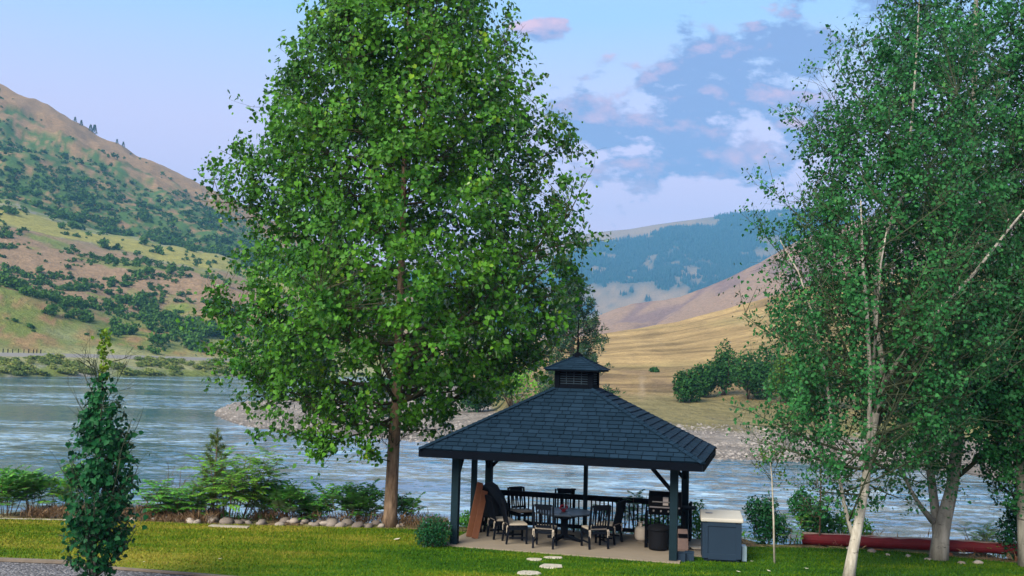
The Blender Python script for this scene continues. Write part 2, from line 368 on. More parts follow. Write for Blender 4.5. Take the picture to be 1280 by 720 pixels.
MT = dict(
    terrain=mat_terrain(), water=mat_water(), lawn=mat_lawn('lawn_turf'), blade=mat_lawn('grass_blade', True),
    path=mat_gravel('path_gravel', [(0.05, 0.05, 0.055), (0.13, 0.13, 0.14), (0.30, 0.30, 0.32)]),
    concrete=mat_simple('pale_concrete', (0.20, 0.175, 0.14), 0.9, 0.2, 2.5, 0.3),
    stone=mat_simple('flat_stone', (0.40, 0.38, 0.33), 0.9, 0.15, 8, 0.3),
    shingle=mat_rnd('slate_blue_shingle', (0.004, 0.015, 0.030), (0.009, 0.026, 0.050), 0.85, 0.10, 0.5, 60),
    trim=mat_simple('dark_blue_trim', (0.002, 0.0035, 0.007), 0.85, 0.25, 4, 0.1, spec=.04),
    post=mat_simple('blue_black_post', (0.006, 0.017, 0.025), 0.75, 0.25, 4, 0.1, spec=.08),
    louvre=mat_simple('louvre_paint', (0.016, 0.032, 0.048), 0.6, 0.2, 6, spec=.2),
    black=mat_simple('black_paint', (0.002, 0.0025, 0.005), 0.8, 0.25, 6, spec=.05),
    chair=mat_simple('navy_chair_paint', (0.003, 0.005, 0.010), 0.7, 0.25, 8, spec=.08),
    cushion=mat_simple('beige_cushion', (0.34, 0.31, 0.26), 0.95, 0.15, 20, 0.3),
    tabletop=mat_simple('slate_tabletop', (0.028, 0.042, 0.06), 0.4, 0.3, 12),
    red=mat_simple('red_petals', (0.22, 0.012, 0.03), 0.6, 0.3, 20),
    wood=mat_simple('raw_brown_wood', (0.15, 0.062, 0.032), 0.8, 0.3, 9, 0.3),
    cover=mat_simple('black_fabric_cover', (0.002, 0.003, 0.006), 0.85, 0.3, 5, 0.4, bscale=6),
    steel=mat_simple('grey_steel', (0.30, 0.30, 0.31), 0.35, 0.15, 8, metal=0.8),
    paper=mat_simple('pale_paper', (0.62, 0.58, 0.52), 0.8, 0.1, 9),
    tank=mat_simple('tank_paint', (0.42, 0.39, 0.34), 0.5, 0.15, 5),
    bag=mat_simple('printed_bag', (0.17, 0.125, 0.115), 0.7, 0.25, 12),
    blue=mat_simple('cabinet_blue', (0.008, 0.023, 0.046), 0.6, 0.12, 3),
    white=mat_simple('white_plastic', (0.40, 0.40, 0.365), 0.55, 0.08, 5),
    clear=mat_simple('pale_blue_plastic', (0.16, 0.24, 0.30), 0.3, 0.2, 5),
    redlog=mat_simple('red_painted_log', (0.085, 0.005, 0.010), 0.7, 0.5, 5, 0.4),
    logworn=mat_simple('worn_log_top', (0.20, 0.15, 0.135), 0.85, 0.4, 7, 0.4),
    edging=mat_simple('weathered_board', (0.14, 0.12, 0.10), 0.9, 0.3, 5, 0.4),
    paleboard=mat_simple('pale_board', (0.30, 0.28, 0.24), 0.85, 0.15, 5),
    rock=mat_rnd('river_rock', (0.08, 0.065, 0.06), (0.34, 0.31, 0.28), 0.9, 0.2, 0.5, 9),
    barstone=mat_rnd('bar_stone', (0.08, 0.07, 0.065), (0.36, 0.33, 0.30), 0.9, 0.2, 0.3, 3),
    bark=mat_bark('poplar_bark', (0.26, 0.19, 0.13), (0.09, 0.06, 0.04), limb=(0.05, 0.05, 0.03)),
    birch=mat_bark('white_bark', (0.50, 0.49, 0.43), (0.26, 0.25, 0.21), 0.9, 7, limb=(0.045, 0.06, 0.035)),
    birch2=mat_bark('grey_white_bark', (0.30, 0.30, 0.265), (0.14, 0.14, 0.12), 0.9, 6, limb=(0.035, 0.05, 0.03)),
    stem=mat_bark('brown_stem', (0.15, 0.10, 0.06), (0.06, 0.04, 0.03)),
    leaf=mat_leaf('poplar_leaf', (0.007, 0.064, 0.008), (0.075, 0.245, 0.016), (0.34, 0.46, 0.018), 0.30, 0.10),
    leaf2=mat_leaf('aspen_leaf', (0.005, 0.062, 0.018), (0.036, 0.170, 0.048), (0.13, 0.28, 0.036), 0.28, 0.07),
    leaf3=mat_leaf('young_tree_leaf', (0.003, 0.040, 0.014), (0.014, 0.095, 0.030), (0.05, 0.17, 0.035), 0.18, 0.06),
    leaf3t=mat_leaf('young_tip_leaf', (0.05, 0.14, 0.01), (0.14, 0.24, 0.02), (0.24, 0.30, 0.03), 0.3, 0.06),
    fern=mat_leaf('sumac_leaf', (0.025, 0.15, 0.015), (0.10, 0.33, 0.035), (0.22, 0.46, 0.05), 0.3, 0.08),
    lime=mat_leaf('lime_leaf', (0.045, 0.19, 0.012), (0.15, 0.36, 0.03), (0.20, 0.36, 0.04), 0.3, 0.08),
    bush=mat_leaf('dark_bush_leaf', (0.006, 0.045, 0.016), (0.014, 0.09, 0.03), (0.03, 0.14, 0.04), 0.2, 0.06),
    yel=mat_leaf('yellowing_leaf', (0.03, 0.09, 0.015), (0.09, 0.16, 0.02), (0.24, 0.20, 0.03), 0.25, 0.06),
    needle=mat_leaf('pine_needle', (0.012, 0.045, 0.022), (0.035, 0.085, 0.030), (0.10, 0.13, 0.04), 0.1, 0.04),
    farneedle=mat_leaf('hazed_conifer', (0.008, 0.040, 0.045), (0.016, 0.065, 0.068), (0.03, 0.09, 0.08), 0.1, 0.02),  # distance haze is partly put into this blue needle colour
    yneedle=mat_leaf('young_pine_needle', (0.04, 0.09, 0.015), (0.10, 0.16, 0.025), (0.16, 0.19, 0.05), 0.15, 0.04),
    dry=mat_leaf('dry_grass', (0.12, 0.08, 0.045), (0.22, 0.145, 0.085), (0.33, 0.25, 0.14), 0.2, 0.03),
    scrub=mat_leaf('scrub_leaf', (0.022, 0.080, 0.012), (0.070, 0.155, 0.028), (0.16, 0.22, 0.045), 0.15, 0.02),
    bankscrub=mat_leaf('bank_scrub_leaf', (0.06, 0.12, 0.025), (0.20, 0.24, 0.06), (0.36, 0.32, 0.12), 0.2, 0.02),
    fieldbush=mat_leaf('field_bush_leaf', (0.010, 0.050, 0.016), (0.030, 0.100, 0.024), (0.11, 0.17, 0.03), 0.2, 0.03),
    road=mat_simple('far_asphalt', (0.24, 0.23, 0.21), 0.9, 0.15, 0.2),
)

# ------------------------------------------------------------------ terrain
ZW = -3.0
def hz(px): return 450.47 + 0.0265 * (px - 640)
def zpy(px, py, Y): return at(px, py, Y).z
def uof(px): return (px - 640.0) / F           # X / Y for a picture column
def ymeets(px, py, z): return gnd(px, py, z).y

# left bank and hill: per column, (Y, z) knots
colsB = [-600, -250, 0, 60, 130, 200, 270, 330, 420, 520, 620, 700]
def knotsB(px):
    f = lambda xs, ys: float(np.interp(px, xs, ys))
    ys_ = ymeets(px, f([-600, 0, 130, 330, 700], [474, 471.5, 471, 470.5, 471]), ZW)
    Ysh = min(ys_, 380)
    road = Ysh + 32
    sky = f([-600, -250, 0, 30, 60, 90, 104, 130, 160, 200, 240, 270, 330, 420, 520, 620, 700],
            [-60, 20, 107, 122, 138, 152, 166, 178, 190, 208, 226, 238, 268, 310, 360, 420, 455])
    X = [-600, 0, 130, 270, 420, 560, 700]
    L = [(Ysh - 18, -6.0), (Ysh, ZW), (Ysh + 10, zpy(px, f(X, [461, 458, 459, 462, 464, 466, 468]), Ysh + 10)),
         (road, zpy(px, f(X, [444, 444, 446, 450, 456, 460, 464]), road)),
         (road + 14, zpy(px, f(X, [441, 441, 443, 447, 455, 460, 464]), road + 14)),
         (road + 80, zpy(px, f(X, [350, 372, 392, 408, 428, 450, 463]), road + 80)),
         (road + 170, zpy(px, f(X, [300, 330, 345, 362, 400, 440, 460]), road + 170)),
         (road + 290, zpy(px, f(X, [240, 283, 313, 338, 388, 430, 458]), road + 290)),
         (road + 400, zpy(px, f(X, [190, 254, 290, 318, 372, 420, 455]), road + 400)),
         (road + 470, zpy(px, f(X, [170, 250, 286, 312, 368, 418, 455]), road + 470)),
         (road + 950, zpy(px, sky, road + 950)),
         (road + 1700, zpy(px, sky, road + 950) * 0.5), (9000, -40)]
    return L
colsC = [-600, 230, 278, 300, 332, 405, 485, 560, 640, 720, 790, 850, 900, 950, 1000, 1060, 1150, 1210, 1264, 1400, 1700]
def knotsC(px):
    f = lambda xs, ys: float(np.interp(px, xs, ys))
    if px < 270: return [(60 + i * 40, -9.0) for i in range(10)] + [(9000, -40)]
    Ysh = ymeets(px, f([278, 300, 332, 405, 485, 521, 640, 760, 890, 1000, 1150, 1210, 1264, 1700], [521, 530, 537, 543, 549, 555, 562, 567, 574, 578, 587, 594, 607, 680]), ZW)
    left = px < 600
    if left:
        back = f([278, 300, 362, 450, 560], [514, 505, 498, 488, 478])
        Yb = ymeets(px, back, ZW)
        w = max(Yb - Ysh, 3.0)
        hgt = min(0.9, w * 0.02 + 0.15)
        L = [(Ysh - 8, -5.0), (Ysh, ZW), (Ysh + w * 0.3, ZW + hgt), (Ysh + w * 0.7, ZW + hgt), (Ysh + w, ZW), (Ysh + w + 25, -8)]
        L += [(Ysh + w + 60 + i * 40, -9.0) for i in range(4)] + [(9000, -40)]
        return L
    yb = f([600, 890, 1000, 1400], [531, 537, 541, 560])
    z1 = -1.9
    Y1 = ymeets(px, yb, z1)
    Y2 = Y1 * 1.22; Y3 = Y1 * 1.8; Y4 = Y1 * 3.3
    top = f([600, 765, 850, 900, 950, 1000, 1100, 1300, 1700], [438, 415, 402, 390, 376, 362, 345, 330, 300])
    rid = f([600, 720, 765, 800, 850, 880, 920, 950, 980, 1000, 1020, 1045, 1100, 1200, 1700], [428, 405, 384, 379, 371, 362, 341, 328, 312, 300, 292, 283, 268, 250, 220])
    L = [(Ysh - 8, -5.0), (Ysh, ZW), (Ysh * 0.6 + Y1 * 0.4, ZW + 0.7), (Y1, z1), (Y2, zpy(px, f([600, 1400], [501, 508]), Y2)),
         (Y3, zpy(px, f([600, 800, 1400], [462, 458, 450]), Y3)), (Y4, zpy(px, top, Y4)),
         (Y4 * 1.8, zpy(px, top + 22, Y4 * 1.8)), (1100, zpy(px, rid, 1100)), (1900, zpy(px, rid, 1100) * 0.4), (9000, -40)]
    return L
colsD = [-900, 100, 300, 500, 640, 700, 735, 760, 785, 820, 850, 880, 910, 950, 990, 1030, 1100, 1300, 1900]
def knotsD(px):
    sky = float(np.interp(px, [-900, 100, 300, 500, 640, 700, 720, 735, 760, 785, 820, 850, 880, 910, 950, 975, 990, 1010, 1030, 1100, 1300, 1900],
                          [440, 420, 380, 330, 305, 302, 299, 292, 289, 287, 281, 277, 273, 269, 266, 263, 262, 264, 267, 275, 300, 380]))
    return [(2000, -60), (2400, -20), (2700, zpy(px, 440, 2700)), (3300, zpy(px, 0.55 * sky + 0.45 * 440, 3300)), (4200, zpy(px, sky, 4200)), (6500, -100), (9000, -100)]
def make_comp(cols, fn):
    cols = np.array(cols, float); K = [fn(c) for c in cols]
    Ys = np.array([[k[0] for k in r] for r in K]); Zs = np.array([[k[1] for k in r] for r in K])
    us = (cols - 640) / F
    def ev(x, y):
        u = x / np.maximum(y, 5.0)
        n = Ys.shape[1]
        Yk = np.stack([np.interp(u, us, Ys[:, i]) for i in range(n)]); Zk = np.stack([np.interp(u, us, Zs[:, i]) for i in range(n)])
        z = np.full(u.shape, -12.0); s = np.full(u.shape, -1.0)
        for i in range(n - 1):
            m = (y >= Yk[i]) & (y < Yk[i + 1])
            t = np.where(m, (y - Yk[i]) / np.maximum(Yk[i + 1] - Yk[i], 1e-6), 0)
            z = np.where(m, Zk[i] + (Zk[i + 1] - Zk[i]) * t, z); s = np.where(m, i + t, s)
        return z, s
    return ev
evB, evC, evD = make_comp(colsB, knotsB), make_comp(colsC, knotsC), make_comp(colsD, knotsD)

# near bank: back edge of the lawn
edge_px = [(-300, 640), (0, 648), (150, 651), (250, 655), (330, 657), (500, 661), (560, 664), (845, 679), (930, 683.5), (1065, 686), (1130, 690), (1200, 697), (1280, 705), (1600, 730)]
edge_w = [gnd(a, b) for a, b in edge_px]
EX = np.array([-60.] + [p.x for p in edge_w] + [60.]); EY = np.array([edge_w[0].y] + [p.y for p in edge_w] + [edge_w[-1].y])
o_ = np.argsort(EX); EX = EX[o_]; EY = EY[o_]
# the patio reaches a bit behind the gazebo
def edgeY(x): return np.interp(x, EX, EY)
def terrain(x, y, full=False):
    x = np.asarray(x, float); y = np.asarray(y, float)
    zB, sB = evB(x, y); zC, sC = evC(x, y); zD, sD = evD(x, y)
    # relief
    n1 = fbm(x / 60, y / 90, 3, 5) - 0.5; n2 = fbm(x / 14, y / 20, 9, 4) - 0.5
    aB = np.interp(sB, [0, 1, 3, 4, 4.5, 6, 7, 8, 9, 9.7, 10, 12], [0.2, 0.4, 0.2, 0.5, 9, 9, 4, 3, 10, 20, 6, 6])
    rid = np.abs(fbm(x / 85 + y / 300, y / 500, 21, 4) - 0.5) * 2          # gullies running down the slope
    zB = zB + n1 * aB * 1.6 + n2 * aB * 0.5 - np.interp(sB, [4, 5, 9, 10], [0, 5, 4, 14]) * (0.35 - np.minimum(rid, 0.35)) * (sB > 4)
    aC = np.interp(sC, [0, 1, 3, 4, 5, 6, 7, 7.7, 8, 10], [0.15, 0.25, 0.3, 0.6, 2.2, 4, 6, 12, 4, 6])
    ridc = np.abs(fbm((x - y * 0.35) / 70, (y + x * .2) / 420, 33, 4) - 0.5) * 2
    zC = zC + n1 * aC + n2 * aC * 0.35 - np.interp(sC, [6, 7.2, 7.9, 8], [0, 22, 14, 0]) * (0.4 - np.minimum(ridc, 0.4)) * (sC > 6) 
    nd = fbm(x / 420, y / 700, 41, 5) - 0.5
    zD = zD + nd * np.interp(sD, [1, 2, 3, 3.7, 4, 6], [0, 60, 160, 110, 12, 10])
    # near bank
    ye = edgeY(x) + 1.3 + (fbm(x / 1.5, x * 0 + 3, 5, 3) - 0.5) * 0.8
    zN = np.where(y < ye, 0.0, -(y - ye) * 0.75) + (fbm(x / 0.8, y / 0.8, 8, 3) - 0.5) * 0.22 * sstep(0.0, 1.0, y - edgeY(x)) - 0.02
    zN = np.where(y > 60, -12.0, np.maximum(zN, -6.0))
    z = np.maximum.reduce([zN, zB, zC, zD, np.full(x.shape, -6.0)])
    z = np.where((y < 60) & (y < edgeY(x)), -0.02, z)
    if not full: return z
    who = np.argmax(np.stack([zN, zB, zC, zD]), axis=0)
    return z, who, sB, sC, sD
def tz(x, y): return float(terrain(np.array([x]), np.array([y]))[0])

def build_ground():
    NC, NR = 760, 620
    rr = np.exp(np.linspace(math.log(8.0), math.log(7500.0), NR)); uu = np.linspace(-1.15, 1.15, NC)
    U, R = np.meshgrid(uu, rr); Y = R - 20.0; X = U * R
    z, who, sB, sC, sD = terrain(X, Y, True)
    def c3(*a): return np.array(a)
    def mixc(a, b, f): return a + (b - a) * f[..., None]
    nA = fbm(X / 22, Y / 30, 51, 5, 0.6); nB = fbm(X / 6, Y / 9, 57, 4, 0.6); nC = fbm(X / 90, Y / 130, 61, 4)
    one = np.ones(X.shape + (3,))
    # hill on the left
    tan = c3(0.31, 0.20, 0.10); green = c3(0.07, 0.14, 0.035); red = c3(0.29, 0.20, 0.12); bench = c3(0.31, 0.29, 0.08); olive = c3(0.17, 0.21, 0.05); grey = c3(0.27, 0.26, 0.24)
    cB = mixc(one * grey, one * olive, sstep(0.3, 0.75, nB + 0.1))
    def zone(s, a, b, soft=0.25):
        q = (nA - 0.5) * 1.1
        return sstep(a - soft, a + soft, s + q) * (1 - sstep(b - soft, b + soft, s + q))
    cB = mixc(cB, one * c3(0.30, 0.30, 0.14), zone(sB, 2.2, 4.2, 0.1))
    cB = mixc(cB, mixc(one * olive, one * tan, sstep(0.45, 0.65, nB)), zone(sB, 4.2, 5.6))
    cB = mixc(cB, mixc(one * red, one * olive, sstep(0.52, 0.66, nA)), zone(sB, 5.0, 7.0))
    bz = sstep(7.05, 7.2, sB + (nA - .5) * .8) * (1 - sstep(7.75, 8.1, sB + (nA - 0.5) * .9))
    cB = mixc(cB, one * bench * (0.85 + 0.3 * nB[..., None]), bz)
    up = sstep(8.1, 8.4, sB + (nA - 0.5) * 0.4)
    gcov = sstep(0.0, 0.16, (9.62 - sB) + (nA - 0.5) * 0.9 + (nC - 0.5) * 0.5)
    cB = mixc(cB, mixc(one * tan, one * green, gcov * sstep(0.3, 0.5, nB)), up)
    # right side: bar, dry field, far ridge
    gold = c3(0.36, 0.255, 0.115); pale = c3(0.26, 0.23, 0.11); gravel = c3(0.25, 0.225, 0.20); pink = c3(0.31, 0.215, 0.155); gully = c3(0.20, 0.14, 0.14); fgreen = c3(0.24, 0.23, 0.09)
    cC = mixc(one * gravel * 0.75, one * gravel * 1.35, nB)
    cC = mixc(cC, mixc(one * pale * 0.85, one * fgreen, sstep(0.4, 0.6, nA)), sstep(2.7, 3.3, sC + (nB - 0.5)) * (X / np.maximum(Y, 1) > -0.02))
    cC = mixc(cC, mixc(one * gold, one * c3(0.22, 0.155, 0.085), sstep(0.40, 0.62, nB * .5 + nC * .5)), sstep(3.8, 4.4, sC + (nA - 0.5)))
    cC = mixc(cC, mixc(one * gold, one * c3(0.25, 0.22, 0.09), sstep(0.5, 0.62, nC) * 0.6), sstep(4.8, 5.2, sC + (nA - 0.5)))
    nT = fbm(X / 34, Y / 5.5, 93, 4, .6); nU = fbm(X / 7, Y / 30, 95, 3)
    fld = sstep(3.8, 4.3, sC) * (1 - sstep(6.6, 7.2, sC))
    cC = cC * (1 + fld[..., None] * ((sstep(.40, .60, nT) - .5) * .42 + (nU - .5) * .5)[..., None])
    trail = np.exp(-((X - (X * 0 + 0.132) * Y) / (Y * .0022)) ** 2) * sstep(125, 140, Y) * (1 - sstep(165, 185, Y)) * (who == 2)
    cC = mixc(cC, one * c3(0.42, 0.33, 0.22), trail * .6)
    ridc = np.abs(fbm((X - Y * 0.35) / 70, (Y + X * .2) / 420, 33, 4) - 0.5) * 2
    cC = mixc(cC, mixc(one * pink, one * gully, (1 - sstep(0.03, 0.20, ridc)) * .8), sstep(6.1, 6.5, sC))
    # far mountain
    fo = c3(0.024, 0.062, 0.070); ft = c3(0.27, 0.19, 0.11)  # bluish forest tone carries some of the haze in the colour
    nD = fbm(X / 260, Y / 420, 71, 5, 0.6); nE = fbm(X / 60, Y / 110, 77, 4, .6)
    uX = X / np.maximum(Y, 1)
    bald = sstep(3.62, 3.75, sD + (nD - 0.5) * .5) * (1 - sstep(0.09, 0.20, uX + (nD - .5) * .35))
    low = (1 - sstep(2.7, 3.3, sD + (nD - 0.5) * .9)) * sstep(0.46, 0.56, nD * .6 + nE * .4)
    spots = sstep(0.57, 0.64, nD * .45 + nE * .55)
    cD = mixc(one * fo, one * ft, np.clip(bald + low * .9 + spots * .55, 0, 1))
    cN = mixc(one * c3(0.16, 0.12, 0.07), one * c3(0.20, 0.20, 0.09), sstep(0.4, 0.6, fbm(X / .9, Y / .9, 81, 4)))
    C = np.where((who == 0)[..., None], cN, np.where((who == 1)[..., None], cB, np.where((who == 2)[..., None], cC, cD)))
    wet = sstep(ZW + 0.35, ZW - 0.1, z); C = C * (1 - 0.45 * wet[..., None])
    V = np.stack([X, Y, z], -1).reshape(-1, 3)
    i = np.arange(NR - 1)[:, None] * NC + np.arange(NC - 1)[None, :]
    Q = np.stack([i, i + 1, i + NC + 1, i + NC], -1).reshape(-1, 4)
    me = np_mesh('ground', V, Q, MT['terrain'], smooth=True)
    a = me.attributes.new('Col', 'FLOAT_COLOR', 'POINT')
    a.data.foreach_set('color', np.concatenate([C.reshape(-1, 3), np.ones((C.size // 3, 1))], 1).astype(np.float32).ravel())
    struct(link('ground', me))
build_ground()

def sheet(name, pts, z, mat):
    mb = MB(); mb.add([(p[0], p[1], z) for p in pts], [tuple(range(len(pts)))]); return struct(mb.build(name, mat))
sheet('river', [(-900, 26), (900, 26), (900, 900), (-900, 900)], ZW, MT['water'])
# lawn: strip mesh following its back edge and the gravel at the lower left
front_px = [(-300, 694), (0, 701), (85, 705), (200, 712), (300, 720), (420, 731), (560, 745)]
front_w = [gnd(a, b) for a, b in front_px]
FX = np.array([-60.] + [p.x for p in front_w] + [60.0]); FY = np.array([front_w[0].y + 1] + [p.y for p in front_w] + [10.0])
FX[-1] = front_w[-1].x + 12
def lawn_front(x): return np.interp(x, FX, FY)
def build_lawn():
    xs = np.concatenate([np.linspace(-45, -14, 12), np.linspace(-13.8, 20, 200), np.linspace(21, 45, 12)])
    back = edgeY(xs) + (fbm(xs / .35, xs * 0, 91, 3) - .5) * 0.16; fr = lawn_front(xs)
    rows = 24; V = []
    for k in range(rows + 1):
        t = k / rows; yy = fr + (back - fr) * t
        V.append(np.stack([xs, yy, np.full(xs.shape, 0.0)], -1))
    V = np.array(V); n = len(xs)
    i = np.arange(rows)[:, None] * n + np.arange(n - 1)[None, :]
    Q = np.stack([i, i + 1, i + n + 1, i + n], -1).reshape(-1, 4)
    struct(link('lawn', np_mesh('lawn', V.reshape(-1, 3), Q, MT['lawn'])))
build_lawn()
sheet('gravel_path', [(-45, -10), (45, -10), (45, 12), (-2.0, front_w[-1].y)] + [(p.x, p.y) for p in reversed(front_w)] + [(-45, front_w[0].y + 1)], -0.008, MT['path'])

# gazebo frame of reference
GX, GY, GYAW, GW, GD, OH = 1.3619, 25.2662, 0.2597, 5.6073, 3.25, 0.7244
gr_ = Matrix.Rotation(-GYAW, 4, 'Z'); GM = Matrix.Translation((GX, GY, 0)) @ gr_
def gp(u, v, z=0.0): return GM @ Vector((u, v, z))
def on_pad(x, y):
    p = GM.inverted() @ Vector((x, y, 0)); return -GW / 2 - 0.3 < p.x < GW / 2 + 1.6 and -0.2 < p.y < GD + 0.3
mb = MB()
pad = [(-GW / 2 - 0.22, -0.16), (GW / 2 + 0.16, -0.16), (GW / 2 + 0.16, 0.9), (GW / 2 + 1.0, 1.0), (GW / 2 + 1.0, GD + .1), (-GW / 2 - 0.15, GD + 0.1)]
vs = [gp(a, b, z) for z in (-0.1, 0.035) for a, b in pad]; n = len(pad)
mb.add(vs, [tuple(range(n, 2 * n))] + [(i, (i + 1) % n, n + (i + 1) % n, n + i) for i in range(n)])
struct(mb.build('patio', MT['concrete']))

# grass blades: too many to count
def build_grass():
    rng = np.random.default_rng(5); N = 170000
    px = rng.uniform(-14.5, 16.5, N); t = rng.random(N) ** 0.8
    b = edgeY(px); f = np.maximum(lawn_front(px), 18.5)
    py = f + (b - f) * t + rng.normal(0, 0.02, N)
    q = GM.inverted()
    lx = q[0][0] * px + q[0][1] * py + q[0][3]; ly = q[1][0] * px + q[1][1] * py + q[1][3]
    ok = ~((lx > -GW / 2 - .24) & (lx < GW / 2 + .18) & (ly > -.18)) & ~((lx > 0) & (lx < GW / 2 + 1.02) & (ly > .88)) & (py < b + .05) & (py > f)
    px, py = px[ok], py[ok]; N = len(px)
    a = rng.uniform(0, 2 * math.pi, N); w = rng.uniform(.006, .014, N); h = rng.uniform(.02, .055, N)
    dx, dy = np.cos(a) * w, np.sin(a) * w; lxn, lyn = rng.normal(0, .02, N), rng.normal(0, .02, N)
    V = np.stack([np.stack([px - dx, py - dy, px * 0], -1), np.stack([px + dx, py + dy, px * 0], -1), np.stack([px + lxn, py + lyn, h], -1)], 1).reshape(-1, 3)
    Q = np.arange(3 * N).reshape(-1, 3)
    o = link('grass', np_mesh('grass', V, Q, MT['blade'], np.repeat(rng.random(N), 3)))
    tag(o, 'short mown green lawn grass around the gazebo', 'grass', kind='stuff')
build_grass()

# ------------------------------------------------------------------ leaves
def leaf_mesh(name, P, D, Nn, size, mat, rng, rnd=None, heart=True, aspect=0.95, fold=0.12):
    """P base points, D direction of each leaf, Nn its normal, size length"""
    n = len(P)
    D = D / np.maximum(np.linalg.norm(D, axis=1, keepdims=True), 1e-6)
    S = np.cross(D, Nn); S /= np.maximum(np.linalg.norm(S, axis=1, keepdims=True), 1e-6)
    Nn = np.cross(S, D)
    sz = size[:, None]; w = sz * aspect
    if heart:
        prof = [(0.0, 0.0, 0), (-0.08, 0.30, 1), (0.38, 0.50, 1), (1.0, 0.0, 0), (0.38, -0.50, 1), (-0.08, -0.30, 1)]
        pts = [P + D * sz * a + S * w * b + Nn * sz * fold * c for a, b, c in prof]
        V = np.stack(pts, 1).reshape(-1, 3)
        b = np.arange(n)[:, None] * 6
        Q = np.concatenate([b + np.array([[0, 1, 2, 3]]), b + np.array([[0, 3, 4, 5]])], 0); k = 6
    else:
        prof = [(0.0, 0.0, 0), (0.45, 0.5, 1), (1.0, 0.0, 0), (0.45, -0.5, 1)]
        pts = [P + D * sz * a + S * w * b + Nn * sz * fold * c for a, b, c in prof]
        V = np.stack(pts, 1).reshape(-1, 3); Q = np.arange(4 * n).reshape(-1, 4); k = 4
    if rnd is None: rnd = rng.random(n)
    return np_mesh(name, V, Q, mat, np.repeat(rnd, k))

def unit(rng, n):
    v = rng.normal(0, 1, (n, 3)); return v / np.linalg.norm(v, axis=1, keepdims=True)

def envelope(Yt, rows, axis):
    """crown outline measured on the photograph -> radii in metres at each height; rows: (py, left px, right px); axis: [(py, px)]"""
    zs, rl, rr_ = [], [], []
    for py, l, r in rows:
        ax = np.interp(py, [a[0] for a in axis], [a[1] for a in axis])
        c = at(ax, py, Yt); zs.append(c.z); rl.append(c.x - at(l, py, Yt).x); rr_.append(at(r, py, Yt).x - c.x)
    o = np.argsort(zs); zs = np.array(zs)[o]; rl = np.array(rl)[o]; rr_ = np.array(rr_)[o]
    def R(z, ca):
        l = np.interp(z, zs, rl, left=rl[0] * .25, right=0.0); r = np.interp(z, zs, rr_, left=rr_[0] * .25, right=0.0)
        w = 0.5 + 0.5 * ca; side = np.where(ca > 0, r, l); mean = (l + r) / 2 * 0.95
        return mean * (1 - np.abs(ca)) + side * np.abs(ca)
    return R, zs[0], zs[-1]

def bez(p0, p1, p2, n):
    t = np.linspace(0, 1, n)[:, None]
    return p0 * (1 - t) ** 2 + 2 * p1 * t * (1 - t) + p2 * t * t

